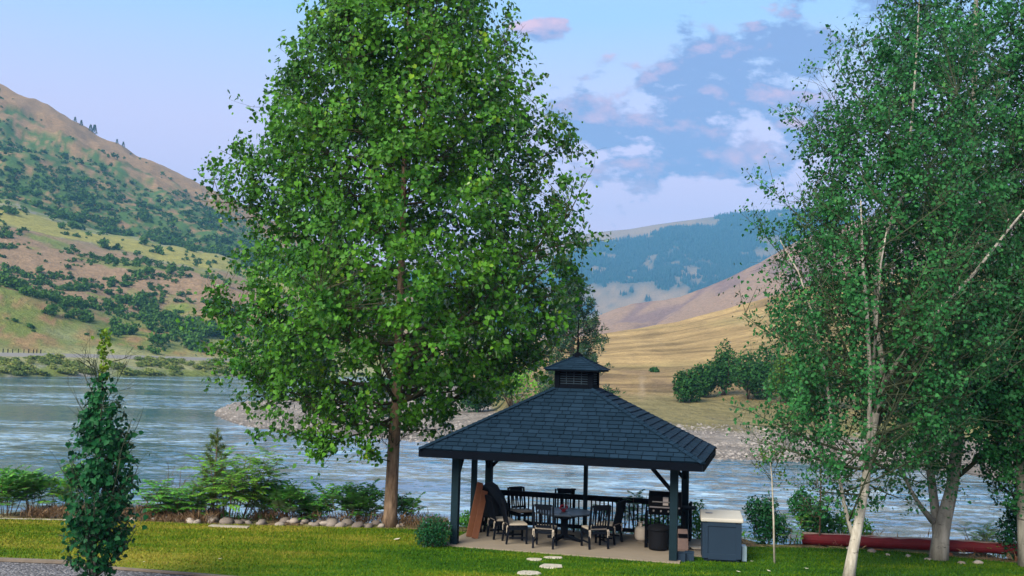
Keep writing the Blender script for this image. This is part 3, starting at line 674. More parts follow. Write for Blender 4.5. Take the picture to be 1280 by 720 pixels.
def grow_tree(name, leaders, R, zlo, zhi, n_limb, n_leaf, leafsize, bark, leafmat, seed, label, cat='tree', group=None, slope=0.75,
              subs=(7, 13), twigs=(4, 7), spread=0.10, extra=(), Yt=30.0, leaf_clip=1.06, hang=0.6, droop=0.0, tint=0.0, heart=True, low_bare=0.0, n_spray=1500, clump=0.75, clear=0, clear_w=.14, clear_top=1.0):
    """leaders: list of (points, radii); the first is the trunk. limbs leave them and end on the crown's outline"""
    rng = np.random.default_rng(seed); rd = random.Random(seed)
    base = np.array(leaders[0][0][0], float)
    r_top = max(float(R(z_, np.array(c_))) for z_ in np.linspace(zlo, zhi, 20) for c_ in (-1., 1.))
    mb = MB(); T = []                                   # T: twig segments that carry leaves
    L = []
    for pts, rad in leaders:
        pts = [np.array(p, float) for p in pts]
        mb.tube([Vector(p - base) for p in pts], rad, 10)
        seg = np.cumsum([0] + [np.linalg.norm(pts[i + 1] - pts[i]) for i in range(len(pts) - 1)])
        L.append((pts, rad, seg))
    lens = np.array([l[2][-1] for l in L])
    axis_z = np.array([p[2] for p in L[0][0]]); axis_x = np.array([p[0] for p in L[0][0]]); axis_y = np.array([p[1] for p in L[0][0]])
    def on(l, s):
        pts, rad, seg = l; d = s * seg[-1]
        return np.array([np.interp(d, seg, [p[k] for p in pts]) for k in range(3)]), float(np.interp(d, seg, rad))
    specs = []
    for i in range(n_limb):
        li = 0 if len(L) == 1 else int(rng.choice(len(L), p=lens / lens.sum()))
        l = L[li]
        for _ in range(20):
            s = 1 - rng.random() ** 0.85 * 0.98; p, r = on(l, s)
            if p[2] > zlo - 0.3 * (zhi - zlo) * 0.25 + low_bare: break
        az = i * 2.39996 + rng.normal(0, .25); ca, sa = math.cos(az), math.sin(az)
        ze = p[2]
        sl = slope * rng.uniform(0.55, 1.35)
        reach = 0
        for k in range(30):                              # walk outward until the crown's outline
            reach += 0.25; ze = p[2] + reach * sl
            ax = np.interp(ze, axis_z, axis_x)
            ex, ey = p[0] + ca * reach, p[1] + sa * reach
            rr = math.hypot(ex - ax, ey - np.interp(ze, axis_z, axis_y))
            ang = (ex - ax) / max(rr, 1e-3)
            if rr > float(R(ze, np.array(ang))) * rng.uniform(0.80, 0.99) or ze > zhi: break
        if reach < 0.4: reach = 0.5
        sl = min(sl, max(0.2, (zhi + .25 - p[2]) / reach))
        e = np.array([p[0] + ca * reach, p[1] + sa * reach, p[2] + reach * sl])
        specs.append((p, e, r))
    for (px, py), s0, dy in extra:
        p, r = on(L[0], s0); q = at(px, py, Yt + dy); specs.append((p, np.array(q), r))
    LP = []; XT = set(); n_reg = len(specs) - len(extra)
    for si, (p, e, r) in enumerate(specs):
        t_first = len(T)
        D = e - p; ln = np.linalg.norm(D)
        mid = p + D * 0.5 + np.array([0, 0, -0.10 * ln + droop * ln]) + rng.normal(0, 0.05 * ln, 3)
        lp = bez(p, mid, e, 9); r0 = min(r * 0.5, 0.011 * ln + 0.010)
        mb.tube([Vector(q - base) for q in lp], list(np.linspace(r0, 0.007, 9)), 5, col=0.0)
        LP.append(lp)
        ns = max(3, int(rng.uniform(*subs) * min(1.3, ln / 2.5)))
        for j in range(ns):
            t = rng.uniform(0.16, 1.0); k = min(int(t * 8), 7); q = lp[k] + (lp[k + 1] - lp[k]) * (t * 8 - k)
            tan = lp[k + 1] - lp[k]; tan /= np.linalg.norm(tan)
            v = tan * 0.75 + unit(rng, 1)[0] * 0.85 + np.array([0, 0, 0.18]); v /= np.linalg.norm(v)
            sl_ = ln * rng.uniform(0.16, 0.34) * (1.15 - 0.55 * t) + 0.25
            e2 = q + v * sl_ + np.array([0, 0, 0.06 * sl_])
            sp_ = bez(q, q + v * sl_ * .5 + rng.normal(0, .05 * sl_, 3), e2, 5)
            mb.tube([Vector(a - base) for a in sp_], list(np.linspace(max(0.005, r0 * .28), 0.003, 5)), 4, cap=False, col=0.0)
            T.append((sp_[1], sp_[4], 1.0))
            for m in range(rd.randint(*twigs)):
                tt = rng.uniform(0.25, 1.0); kk = min(int(tt * 4), 3); qq = sp_[kk] + (sp_[kk + 1] - sp_[kk]) * (tt * 4 - kk)
                v2 = v * 0.6 + unit(rng, 1)[0] + np.array([0, 0, .12]); v2 /= np.linalg.norm(v2); tl = rng.uniform(0.25, 0.62)
                e3 = qq + v2 * tl; T.append((qq, e3, 1.3))
                if rd.random() < 0.5: mb.tube([Vector(qq - base), Vector(e3 - base)], [0.004, 0.002], 3, cap=False, col=0.0)
        T.append((lp[7], lp[8], 2.0))
        if si >= n_reg:
            for k in range(4, 8): T.append((lp[k], lp[k + 1], 2.0))
            XT |= set(range(t_first, len(T)))
    # small sprays fill the crown's volume, each on a twig from the nearest limb
    LPa = np.concatenate([l[2:] for l in LP]); n_sp = int(n_spray)
    for _ in range(n_sp):
        zc = rng.uniform(zlo, zhi); az = rng.uniform(0, 6.283); ca = math.cos(az); rm = float(R(zc, np.array(ca)))
        if rng.random() > (rm / r_top) ** 1.4 + .12: continue
        q = rm * rng.uniform(0.25, 1.0) ** .6 * (0.90 + .22 * (float(fbm(np.array([zc * .8]), np.array([az * 2.]), seed + 5, 2)[0]) - .4))
        c = np.array([np.interp(zc, axis_z, axis_x) + ca * q, np.interp(zc, axis_z, axis_y) + math.sin(az) * q, zc])
        dd = np.linalg.norm(LPa - c, axis=1) + np.maximum(LPa[:, 2] - c[2], 0) * 1.5; a_ = LPa[int(np.argmin(dd))]
        ln = np.linalg.norm(c - a_)
        if ln > 2.2: a_ = c + (a_ - c) / ln * 2.2
        mb.tube([Vector(a_ - base), Vector((a_ + c) / 2 - base + np.array([0, 0, -.06 * ln])), Vector(c - base)], [0.009, 0.006, 0.003], 3, cap=False, col=0.0)
        v = (c - a_) / max(ln, 1e-3); T.append((c - v * min(.5, ln * .5), c + v * .15, 2.6))
        for m in range(3):
            w_ = v * .5 + unit(rng, 1)[0]; T.append((c - v * .1, c + w_ / np.linalg.norm(w_) * rng.uniform(.2, .42), 2.2))
    A = np.array([t[0] for t in T]); B = np.array([t[1] for t in T]); wgt = np.linalg.norm(B - A, axis=1) * np.array([t[2] for t in T])
    wgt *= rng.lognormal(0, clump, len(T))
    idx = rng.choice(len(T), size=int(n_leaf * 1.12), p=wgt / wgt.sum())
    tt = rng.random(len(idx))[:, None] ** 0.8
    P = A[idx] + (B[idx] - A[idx]) * tt + rng.normal(0, spread, (len(idx), 3))
    # stay within the (ragged) outline
    ax = np.interp(P[:, 2], axis_z, axis_x); ay = np.interp(P[:, 2], axis_z, axis_y)
    rr = np.hypot(P[:, 0] - ax, P[:, 1] - ay); ang = (P[:, 0] - ax) / np.maximum(rr, 1e-3)
    lim = R(P[:, 2], ang) * (leaf_clip + 0.25 * (fbm(P[:, 2] * 0.9, ang * 3, seed, 3) - 0.5)) + 0.05
    near_extra = np.isin(idx, np.array(sorted(XT), dtype=int)) if XT else np.zeros(len(P), bool)
    keep = (rr < lim) | near_extra
    # leaves on the camera side of the leaders are thinned, so that the bark shows
    for pts, rad, seg in L[:clear]:
        pz = np.array([p[2] for p in pts]); lx = np.interp(P[:, 2], pz, [p[0] for p in pts]); ly = np.interp(P[:, 2], pz, [p[1] for p in pts])
        keep &= ~((np.abs(P[:, 0] - lx) < clear_w) & (P[:, 2] < zlo + clear_top * (zhi - zlo)) & (P[:, 1] < ly) & (P[:, 2] < pz.max()) & (rng.random(len(P)) < .90))
    P = P[keep]; idx = idx[keep]
    out = P - np.stack([np.interp(P[:, 2], axis_z, axis_x), np.interp(P[:, 2], axis_z, axis_y), P[:, 2]], -1)
    out /= np.maximum(np.linalg.norm(out, axis=1, keepdims=True), 1e-3)
    D = unit(rng, len(P)) * 0.9 + np.array([0, 0, -hang]) + out * 0.3
    Nn = unit(rng, len(P)) * 0.8 + out * 0.8 + np.array([0, 0, 0.45])
    size = rng.uniform(0.55, 1.25, len(P)) * leafsize
    trnd = rng.random(len(T))
    rnd = np.clip(trnd[idx] * 0.45 + rng.random(len(P)) * 0.45 + 0.05 + tint, 0, 1)
    root = empty(name, base); tag(root, label, cat, group)
    mb.build('trunk', bark, root, smooth=True)
    link('crown', leaf_mesh('crown', P - base, D, Nn, size, leafmat, rng, rnd, heart), root)
    return root

def px_path(lst, Y, dys=None):
    return [np.array(at(a, b, Y + (dys[i] if dys else 0))) for i, (a, b) in enumerate(lst)]

# the big poplar left of the gazebo
YT = gnd(487, 657).y
base = at(487, 659, YT); base.z = -0.05
tr = [np.array(base)] + px_path([(488, 640), (490, 600), (492, 560), (496, 500), (498, 450), (500, 380), (503, 300), (505, 220), (508, 130), (510, 40), (512, -60), (512, -130)], YT)
rad = [0.24, 0.195, 0.18, 0.17, 0.16, 0.14, 0.11, 0.09, 0.075, 0.06, 0.04, 0.02, 0.01]
rows = [(-150, 500, 522), (-110, 465, 560), (-60, 425, 602), (0, 388, 640), (50, 366, 650), (100, 352, 690), (140, 330, 706), (190, 288, 728), (250, 276, 742), (300, 286, 740),
        (340, 292, 738), (380, 268, 736), (420, 262, 722), (450, 270, 690), (480, 300, 640), (500, 345, 600), (520, 400, 560), (535, 440, 520)]
R, zl, zh = envelope(YT, rows, [(-150, 512), (40, 510), (300, 503), (660, 487)])
grow_tree('poplar_tree', [(tr, rad)], R, zl, zh, 80, 92000, 0.128, MT['bark'], MT['leaf'], 11,
          'tall broad green poplar on the lawn left of the gazebo', slope=0.62, Yt=YT, spread=0.12, low_bare=0.5, n_spray=2400, clump=.85, leaf_clip=1.07, clear=1, clear_w=.22, clear_top=.16,
          extra=[((276, 188), .55, -1), ((340, 128), .62, -.5), ((258, 240), .45, 0), ((262, 385), .28, -1), ((250, 425), .22, 0), ((300, 470), .19, -1), ((365, 540), .17, -1.5),
                 ((714, 175), .5, 0), ((722, 300), .36, 0), ((330, 495), .18, 0), ((555, 535), .15, 1), ((640, 470), .2, 0), ((400, 520), .17, -2), ((464, 566), .10, -.8), ((690, 440), .22, 0)])

# the white-barked aspen at the right
YA = gnd(1061, 724).y
b0 = at(1060, 726, YA); b0.z = -0.05
main = [np.array(b0)] + px_path([(1066, 690), (1074, 650), (1081, 610), (1087, 560), (1094, 520), (1103, 485), (1101, 440), (1093, 400), (1097, 330), (1112, 280), (1130, 240), (1140, 150), (1146, 60), (1150, -20)], YA)
mrad = [0.15, 0.12, 0.11, 0.10, 0.095, 0.09, 0.085, 0.06, 0.055, 0.05, 0.045, 0.04, 0.03, 0.02, 0.01]
l2 = (px_path([(1103, 485), (1120, 455), (1145, 425), (1175, 385), (1215, 345), (1262, 285), (1300, 240)], YA, [0, -.4, -.8, -1.1, -1.3, -1.4, -1.5]), [0.07, 0.06, 0.055, 0.045, 0.035, 0.025, 0.012])
l3 = (px_path([(1083, 590), (1086, 540), (1088, 470), (1084, 400), (1078, 320), (1076, 250)], YA, [0, -.5, -.9, -1.1, -1.2, -1.2]), [0.06, 0.05, 0.045, 0.042, 0.034, 0.01])
l4 = (px_path([(1094, 520), (1092, 450), (1096, 400), (1101, 330), (1108, 290)], YA, [0, -.6, -1.1, -1.3, -1.4]), [0.04, 0.033, 0.03, 0.02, 0.012])
l5 = (px_path([(1068, 680), (1055, 630), (1048, 590), (1040, 540), (1034, 480), (1018, 400), (998, 340), (975, 300)], YA, [0, .1, .1, 0, 0, 0, 0, 0]), [0.05, 0.045, 0.04, 0.036, 0.03, 0.025, 0.018, 0.01])
rows = [(-60, 1120, 1180), (0, 1096, 1210), (35, 1072, 1220), (65, 1045, 1225), (105, 1035, 1230), (150, 1008, 1240), (204, 992, 1250), (240, 985, 1260), (280, 980, 1270), (327, 970, 1275), (362, 956, 1275), (395, 948, 1270),
        (450, 952, 1260), (484, 950, 1240), (515, 944, 1220), (551, 965, 1190), (578, 992, 1150), (610, 1015, 1120), (640, 1035, 1100)]
R, zl, zh = envelope(YA, rows, [(-60, 1150), (200, 1128), (330, 1097), (500, 1098), (650, 1075)])
grow_tree('aspen_tree', [(main, mrad), l2, l3, l4, l5], R, zl, zh, 80, 56000, 0.080, MT['birch'], MT['leaf2'], 23,
          'white-barked aspen with a leaning trunk, nearest tree at right', slope=1.0, Yt=YA, spread=0.10, low_bare=0.3, n_spray=1900, clear=5, leaf_clip=.94, clump=.9,
          extra=[((982, 134), .62, 0), ((948, 284), .42, 0), ((1066, 38), .75, 0), ((928, 392), .33, 0), ((1037, 66), .7, 0), ((968, 240), .52, 0), ((934, 512), .2, 0), ((1005, 612), .14, 0), ((1135, 625), .16, .5), ((1170, 605), .2, .5), ((950, 548), .18, -.3)])
# grey twin-trunk tree behind it
YB = gnd(1173, 699).y
b1 = at(1173, 700, YB); b1.z = -0.05
m1 = [np.array(b1)] + px_path([(1176, 670), (1180, 650), (1190, 610), (1196, 560), (1199, 500), (1203, 420), (1208, 330), (1214, 230), (1218, 120), (1220, 10), (1222, -90), (1222, -170)], YB)
r1 = [0.25, 0.21, 0.19, 0.155, 0.15, 0.165, 0.14, 0.12, 0.10, 0.08, 0.055, 0.03, 0.01]
k1 = (px_path([(1172, 668), (1168, 630), (1163, 590), (1158, 540), (1150, 470), (1140, 380), (1130, 280), (1125, 180), (1120, 90)], YB, [0] + [.3] * 8), [0.13, 0.115, 0.105, 0.10, 0.09, 0.07, 0.05, 0.03, 0.01])
k2 = (px_path([(1166, 652), (1150, 632), (1138, 612), (1128, 590), (1110, 560)], YB, [0, -.1, -.2, -.3, -.3]), [0.08, 0.06, 0.045, 0.035, 0.02])
rows = [(-180, 1212, 1235), (-120, 1170, 1280), (-60, 1150, 1320), (0, 1135, 1350), (60, 1115, 1360), (150, 1090, 1370), (300, 1070, 1375), (430, 1070, 1370), (520, 1080, 1360), (560, 1100, 1330), (590, 1130, 1290)]
R, zl, zh = envelope(YB, rows, [(-180, 1222), (120, 1218), (500, 1199), (700, 1173)])
grow_tree('aspen_tree', [(m1, r1), k1, k2], R, zl, zh, 70, 50000, 0.090, MT['birch2'], MT['leaf2'], 31,
          'thick grey forked tree standing in front of the red log', slope=0.95, Yt=YB, spread=0.10, low_bare=0.8, tint=0, n_spray=1700, clump=.9)
YC = gnd(1278, 708).y
b2 = at(1282, 710, YC); b2.z = -0.05
m2 = [np.array(b2)] + px_path([(1279, 660), (1277, 610), (1276, 550), (1280, 450), (1288, 330), (1295, 200), (1300, 60), (1305, -80)], YC)
rows = [(-90, 1290, 1320), (0, 1265, 1360), (80, 1245, 1400), (250, 1225, 1420), (450, 1215, 1420), (560, 1225, 1400), (600, 1240, 1380), (640, 1262, 1340)]
R, zl, zh = envelope(YC, rows, [(-80, 1305), (450, 1280), (700, 1281)])
grow_tree('aspen_tree', [(m2, [0.18, 0.14, 0.125, 0.115, 0.10, 0.10, 0.07, 0.04, 0.01])], R, zl, zh, 40, 28000, 0.088, MT['birch2'], MT['leaf2'], 37,
          'dark leafy tree cut by the right edge of the photo', slope=0.8, Yt=YC, low_bare=0.6, tint=-0.12)

# thin saplings near the blue cabinet
def sapling(path, Y, rows, n, seed, label, mat, nl=12, ls=0.06, r0=0.028):
    b = np.array(at(path[0][0], path[0][1], Y)); b[2] = 0
    pts = [b] + px_path(path[1:], Y); R, zl, zh = envelope(Y, rows, [(p[1], p[0]) for p in reversed(path)])
    return grow_tree('sapling', [(pts, list(np.linspace(r0, 0.005, len(pts))))], R, zl, zh, nl, n, ls, MT['birch'] if mat == 'yel' else MT['stem'], MT[mat], seed, label, 'sapling',
                     slope=0.9, Yt=Y, subs=(2, 4), twigs=(1, 3), spread=0.06, low_bare=0.0, n_spray=30)
Ys_ = gnd(968, 704).y
sapling([(968, 704), (967, 650), (965, 600), (962, 565), (960, 540)], Ys_, [(538, 952, 968), (560, 948, 985), (590, 945, 985), (612, 955, 980)], 330, 3, 'thin sapling with pale stem and sparse yellow-green leaves on the lawn', 'yel')
Ys_ = gnd(1024, 681).y
sapling([(1024, 684), (1025, 650), (1026, 610), (1026, 570), (1025, 545)], Ys_, [(545, 1015, 1035), (580, 1000, 1050), (620, 1005, 1055), (655, 1012, 1042)], 900, 4, 'slender dark sapling by the end of the red log', 'leaf2', 14)

# young columnar tree in the left foreground
Yc = 20.3
b3 = at(118, 735, Yc); bz_ = b3.z
b3 = gnd(116, 742); Yc = b3.y
tr = [np.array((b3.x, b3.y, 0.0))] + px_path([(117, 715), (119, 660), (122, 600), (125, 540), (127, 490), (129, 455), (131, 425)], Yc)
rows = [(466, 122, 134), (480, 114, 144), (510, 103, 152), (550, 92, 158), (600, 86, 160), (640, 82, 162), (680, 84, 158), (700, 92, 148), (718, 100, 140)]
R, zl, zh = envelope(Yc, rows, [(466, 129), (490, 127), (600, 122), (730, 117)])
yt = grow_tree('young_tree', [(tr, [0.06, 0.055, 0.045, 0.035, 0.026, 0.016, 0.010, 0.005])], R, zl, zh, 40, 4100, 0.105, MT['birch2'], MT['leaf3'], 41,
          'slim columnar young tree with dark round leaves at left', slope=1.9, Yt=Yc, subs=(3, 6), twigs=(1, 3), spread=0.05, low_bare=0.0, leaf_clip=1.12, n_spray=340, clump=.8,
          extra=[((172, 600), .3, 0), ((170, 645), .2, -.2), ((152, 548), .45, 0), ((160, 655), .15, -.3), ((166, 560), .4, .2)])
# its pale new leaves at the tip
rng = np.random.default_rng(4)
n = 150; tt = rng.random(n) ** 1.3; P = np.array([np.array(at(130 + rng.normal(0, 1) * (4.2 - 2.4 * t), 412 + t * 62, Yc)) for t in tt]) + rng.normal(0, .03, (n, 3))
link('new_leaves', leaf_mesh('new_leaves', P - np.array(yt.location), unit(rng, n) + [0, 0, .1], unit(rng, n) + [0, -.8, .3], rng.uniform(.06, .10, n), MT['leaf3t'], rng), yt)

# ------------------------------------------------------------------ bank plants
def fronds(name, loc, h, nst, mat, seed, label, group=None, cat='plant', leaflet=0.11, length=(0.45, 0.7), nf=(6, 10), spread=0.35, narrow=0.3, upright=0.5, lean=(0, 0), stem='stem'):
    """shrub of upright stems with feather-shaped (pinnate) leaves"""
    rng = np.random.default_rng(seed); mb = MB(); P, D, N_, S = [], [], [], []
    for s in range(nst):
        a = rng.uniform(0, 6.28); r = spread * math.sqrt(rng.random()); hh = h * rng.uniform(0.6, 1.0)
        b = np.array([math.cos(a) * r * 0.6, math.sin(a) * r * 0.6, 0]); e = b + np.array([math.cos(a) * r * 0.9 + lean[0], math.sin(a) * r * .9 + lean[1], hh * 0.82])
        sp_ = bez(b, (b + e) / 2 + rng.normal(0, .04, 3), e, 6); mb.tube([Vector(p) for p in sp_], list(np.linspace(0.014, 0.006, 6)), 5)
        k = rng.integers(*nf)
        for i in range(k):
            t = 1 - 0.72 * (i / k) ** 1.1; q = b + (e - b) * t; az = i * 2.4 + rng.uniform(0, .6); L_ = rng.uniform(*length) * (0.75 + .25 * math.sin(3 * t))
            up = upright * rng.uniform(.5, 1.4) * (0.6 + t)
            d = np.array([math.cos(az), math.sin(az), up]); d /= np.linalg.norm(d)
            tip = q + d * L_ + np.array([0, 0, -0.28 * L_]); fp = bez(q, q + d * L_ * 0.6, tip, 9)
            mb.tube([Vector(p) for p in fp], [0.004] * 8 + [0.002], 3, cap=False)
            m = max(5, int(L_ / (leaflet * 0.42)))
            for j in range(m):
                tj = 0.14 + 0.86 * j / m; kk = min(int(tj * 8), 7); pp = fp[kk] + (fp[kk + 1] - fp[kk]) * (tj * 8 - kk)
                tg = fp[min(kk + 1, 8)] - fp[kk]; tg = tg / np.linalg.norm(tg)
                sd = np.cross(tg, [0, 0, 1]); sd /= max(np.linalg.norm(sd), 1e-4); un = np.cross(sd, tg)
                ls = leaflet * (0.55 + 0.6 * math.sin(math.pi * min(1, tj * .9 + .12)))
                for sg_ in (-1, 1):
                    P.append(pp); D.append(sd * sg_ + tg * 0.45 - np.array([0, 0, .2]) + rng.normal(0, .08, 3)); N_.append(un + rng.normal(0, .2, 3)); S.append(ls)
    root = empty(name, loc); tag(root, label, cat, group)
    mb.build('stem', MT[stem], root, smooth=True)
    n = len(P)
    link('leaves', leaf_mesh('leaves', np.array(P), np.array(D), np.array(N_), np.array(S), MT[mat], rng, None, False, narrow, 0.05), root)
    return root
def blob_bush(name, loc, lobes, n, size, mat, seed, label, cat='bush', group=None, heart=False, aspect=0.7, stem=True, up=0.2, stemmat='stem', core=0.35):
    """leaves spread through several lobes (x, y, z, rx, ry, rz) with stems reaching into each"""
    rng = np.random.default_rng(seed); mb = MB()
    vol = np.array([l[3] * l[4] * l[5] for l in lobes]) ** .7; idx = rng.choice(len(lobes), size=n, p=vol / vol.sum())
    u = unit(rng, n); r = (core + (1 - core) * rng.random(n) ** 0.5)[:, None]
    r = r * (0.82 + 0.36 * fbm(u[:, 0] * 3 + idx * 5, u[:, 2] * 3 + u[:, 1] * 2, seed, 3))[:, None]
    Lb = np.array(lobes); P = Lb[idx, :3] + u * r * Lb[idx, 3:6]
    P[:, 2] = np.abs(P[:, 2])
    D = unit(rng, n) + [0, 0, up]; Nn = u * .9 + unit(rng, n) * .7 + [0, 0, .3]
    root = empty(name, loc); tag(root, label, cat, group)
    for l in lobes:
        for j in range(3 if stem else 1):
            e = Vector(l[:3]) + Vector(unit(rng, 1)[0] * np.array(l[3:6]) * .7)
            r0 = max(0.01, 0.02 * (l[3] + l[5])); mb.tube([Vector((l[0] * .15, l[1] * .15, -.05)), Vector((l[0] * .7, l[1] * .7, max(l[2] * .5, .03))), e], [r0, r0 * .6, r0 * .2], 5)
    mb.build('stem', MT[stemmat], root, smooth=True)
    link('leaves', leaf_mesh('leaves', P, D, Nn, rng.uniform(.7, 1.3, n) * size, MT[mat], rng, np.clip(rng.random(n) * .6 + .2 + (u[:, 2]) * .12, 0, 1), heart, aspect), root)
    return root
def bank(px, py, Yoff=0.0):
    """a point of the near bank seen at px, just behind the lawn edge"""
    p = gnd(px, py); y = float(edgeY(p.x)) + Yoff; x = p.x / p.y * y
    return Vector((x, y, tz(x, y)))

fi = 0
spots = [  # px, Y offset, height, stems, material, lean, label
    (8, 1.0, 1.15, 6, 'fern', 'leafy sumac at the far left edge of the bank'),
    (40, 1.6, 1.05, 5, 'fern', 'sumac with an arching frond right of the far left one'),
    (78, 1.5, 1.30, 4, 'lime', 'light green sumac half hidden behind the young columnar tree'),
    (330, 1.8, 1.05, 5, 'fern', 'green sumac at the right foot of the drooping lime bush'),
    (362, 1.4, 1.00, 6, 'fern', 'leftmost of the sumacs above the middle of the stone border'),
    (395, 1.9, 0.95, 5, 'fern', 'low sumac between two taller ones above the stones'),
    (425, 1.5, 0.95, 5, 'fern', 'feathery sumac left of the poplar, above pale stones'),
    (452, 1.9, 1.10, 6, 'fern', 'tall sumac with pointed fronds just left of the poplar trunk'),
    (503, 1.7, 0.8, 3, 'fern', 'short sumac just right of the poplar trunk')]
for px, yo, h, ns, mt, lab in spots:
    fi += 1; fronds('sumac_shrub', bank(px, 650, yo - .5), h * 1.18, ns + 2, mt, 100 + fi, lab, 'sumacs along the river bank', 'shrub', leaflet=0.19, length=(.5, .85), nf=(7, 12), narrow=.34, upright=.75)
# drooping lime green bush behind the young pine
p = bank(290, 650, 1.0)
fronds('drooping_bush', p, 2.35, 20, 'lime', 131, 'big drooping lime green bush behind the young pine', None, 'bush', leaflet=0.15, length=(.55, .95), nf=(12, 18), spread=.9, narrow=.34, upright=.35, lean=(.18, 0))
p = bank(228, 650, 1.1)
fronds('spreading_bush', p, 1.35, 18, 'fern', 132, 'low spreading green bush left of the young pine', None, 'bush', leaflet=0.14, length=(.5, .85), nf=(11, 16), spread=.9, narrow=.36, upright=.35)
# bare twigs
def bare(px, seed, label):
    mb = MB(); rd = random.Random(seed); p = bank(px, 650, 1.8)
    for i in range(7):
        a = rd.uniform(-.3, 1.1); e = Vector((math.sin(a) * rd.uniform(.5, 1.3), rd.uniform(-.3, .3), rd.uniform(.9, 1.9)))
        m = e * .5 + Vector((rd.uniform(-.1, .1), 0, .05)); mb.tube([Vector((0, 0, 0)), m, e], [.016, .01, .003], 4)
        for j in range(4):
            q = m.lerp(e, rd.random()); mb.tube([q, q + Vector((rd.uniform(-.3, .35), rd.uniform(-.2, .2), rd.uniform(.1, .45)))], [.006, .002], 3)
    o = mb.build('bare_shrub', MT['stem']); o.location = p; tag(o, label, 'shrub')
bare(212, 3, 'leafless brown shrub leaning over the bank left of the young pine')

def pine_young(px, py_base, py_top, label):
    p = bank(px, 650, .9); rng = np.random.default_rng(8); mb = MB(); P, D = [], []
    h = at(px, py_top, p.y).z - p.z
    mb.tube([Vector((0, 0, -.1)), Vector((.0, 0, h * .5)), Vector((0.02, 0, h))], [.035, .022, .008], 6)
    tips = []
    for i in range(26):
        z = h * (0.12 + .82 * i / 26); az = i * 2.4; L_ = (0.62 * (1 - z / h) + .12) * rng.uniform(.7, 1.1)
        e = Vector((math.cos(az) * L_, math.sin(az) * L_, z + L_ * .75)); mb.tube([Vector((0, 0, z)), Vector((math.cos(az) * L_ * .6, math.sin(az) * L_ * .6, z + L_ * .22)), e], [.010, .008, .005], 4)
        tips.append((np.array((math.cos(az) * L_ * .45, math.sin(az) * L_ * .45, z + L_ * .15)), np.array(e)))
    tips.append((np.array((0, 0, h * .86)), np.array((0.02, 0, h + .06)))); tips.append((np.array((0, 0, h * .8)), np.array((0.02, 0, h))))
    for a, b in tips:
        m = 95; t = rng.random(m)[:, None]; q = a + (b - a) * t; ax = (b - a) / np.linalg.norm(b - a); P.append(q); D.append(unit(rng, m) * .9 + ax * .9)
    P = np.concatenate(P); D = np.concatenate(D)
    root = empty('young_pine', p); tag(root, label, 'pine')
    mb.build('trunk', MT['stem'], root, smooth=True)
    link('needles', leaf_mesh('needles', P, D, unit(rng, len(P)), rng.uniform(.10, .17, len(P)), MT['yneedle'], rng, None, False, .10), root)
pine_young(266, 655, 540, 'thin young pine with long olive needles on the bank')

# small round bush by the front left post
g_ = gnd(541, 684)
blob_bush('round_bush', (g_.x, g_.y, 0), [(0, 0, .42, .40, .36, .42), (-.2, 0, .3, .3, .3, .3), (.22, .05, .34, .26, .3, .34)], 2600, .055, 'bush', 7, 'small dark round bush beside the front left gazebo post')
# plants to the right of the gazebo
def rb(px, py, yo, lobes, n, sz, mat, seed, label, group='shrubs on the bank right of the gazebo', **k):
    return blob_bush('bank_shrub', bank(px, py, yo), lobes, n, sz, mat, seed, label, 'shrub', group, **k)
rb(955, 680, .6, [(0, 0, .5, .42, .4, .5), (-.3, 0, .9, .25, .25, .4), (.35, 0, .45, .35, .3, .42), (.1, 0, 1.0, .3, .25, .35)], 2300, .085, 'bush', 51, 'dark leafy shrub with yellowish top right of the blue cabinet', core=.15)
fronds('sumac_shrub', bank(985, 680, .8), 1.0, 4, 'fern', 141, 'dark sumac fronds between the thin pale sapling and the red log end', None, 'shrub', leaflet=.13, length=(.4, .6), narrow=.26)
rb(1018, 680, 1.2, [(0, 0, .6, .5, .4, .6), (-.4, 0, 1.0, .35, .3, .45), (.35, 0, .5, .4, .3, .4)], 2600, .08, 'leaf2', 53, 'dark green shrub behind the left end of the red log', core=.15, heart=True)
rb(1062, 682, 1.2, [(0, 0, .45, .4, .35, .42), (.35, 0, .3, .3, .3, .3)], 1200, .08, 'fern', 54, 'small bright shrub behind the log near the white trunk')
rb(872, 675, 1.0, [(0, 0, .55, .28, .25, .55), (.2, 0, .35, .25, .2, .35)], 900, .075, 'fern', 55, 'leafy shrub between the back right post and the blue cabinet', core=.1)
fronds('sumac_shrub', bank(800, 675, 1.0), 1.5, 5, 'fern', 142, 'tall leafy plant behind the back railing', None, 'shrub', leaflet=.12, length=(.3, .5), narrow=.35)
fronds('sumac_shrub', bank(772, 672, 1.1), 1.1, 4, 'fern', 143, 'low leafy plant seen through the railing right of the centre post', None, 'shrub', leaflet=.12, length=(.3, .5), narrow=.35)
rb(835, 678, 1.2, [(0, 0, .4, .5, .3, .42), (-.6, 0, .3, .4, .3, .3)], 1100, .075, 'fern', 56, 'low green shrub seen under the grill through the railing')
fronds('fine_leaved_plant', bank(1226, 692, 1.1), .95, 7, 'lime', 144, 'bright lime feathery plant behind the red log', None, 'plant', leaflet=.09, length=(.35, .6), nf=(8, 12), narrow=.2)
rb(1262, 695, .7, [(0, 0, .6, .35, .3, .6), (.2, 0, 1.1, .3, .3, .45)], 1000, .085, 'bush', 57, 'dark round-leaved shrub beside the right edge tree', heart=True, core=.1)
rb(1145, 688, 1.4, [(0, 0, .15, .5, .3, .2), (.7, 0, .12, .4, .3, .16), (-.7, 0, .12, .4, .3, .16)], 700, .07, 'lime', 58, 'low ground plants under the red log left of the forked tree')
rb(600, 664, 1.0, [(0, 0, .3, .4, .3, .32), (-.4, 0, .22, .3, .3, .24)], 700, .075, 'fern', 59, 'low plant behind the patio by the leaning planks')

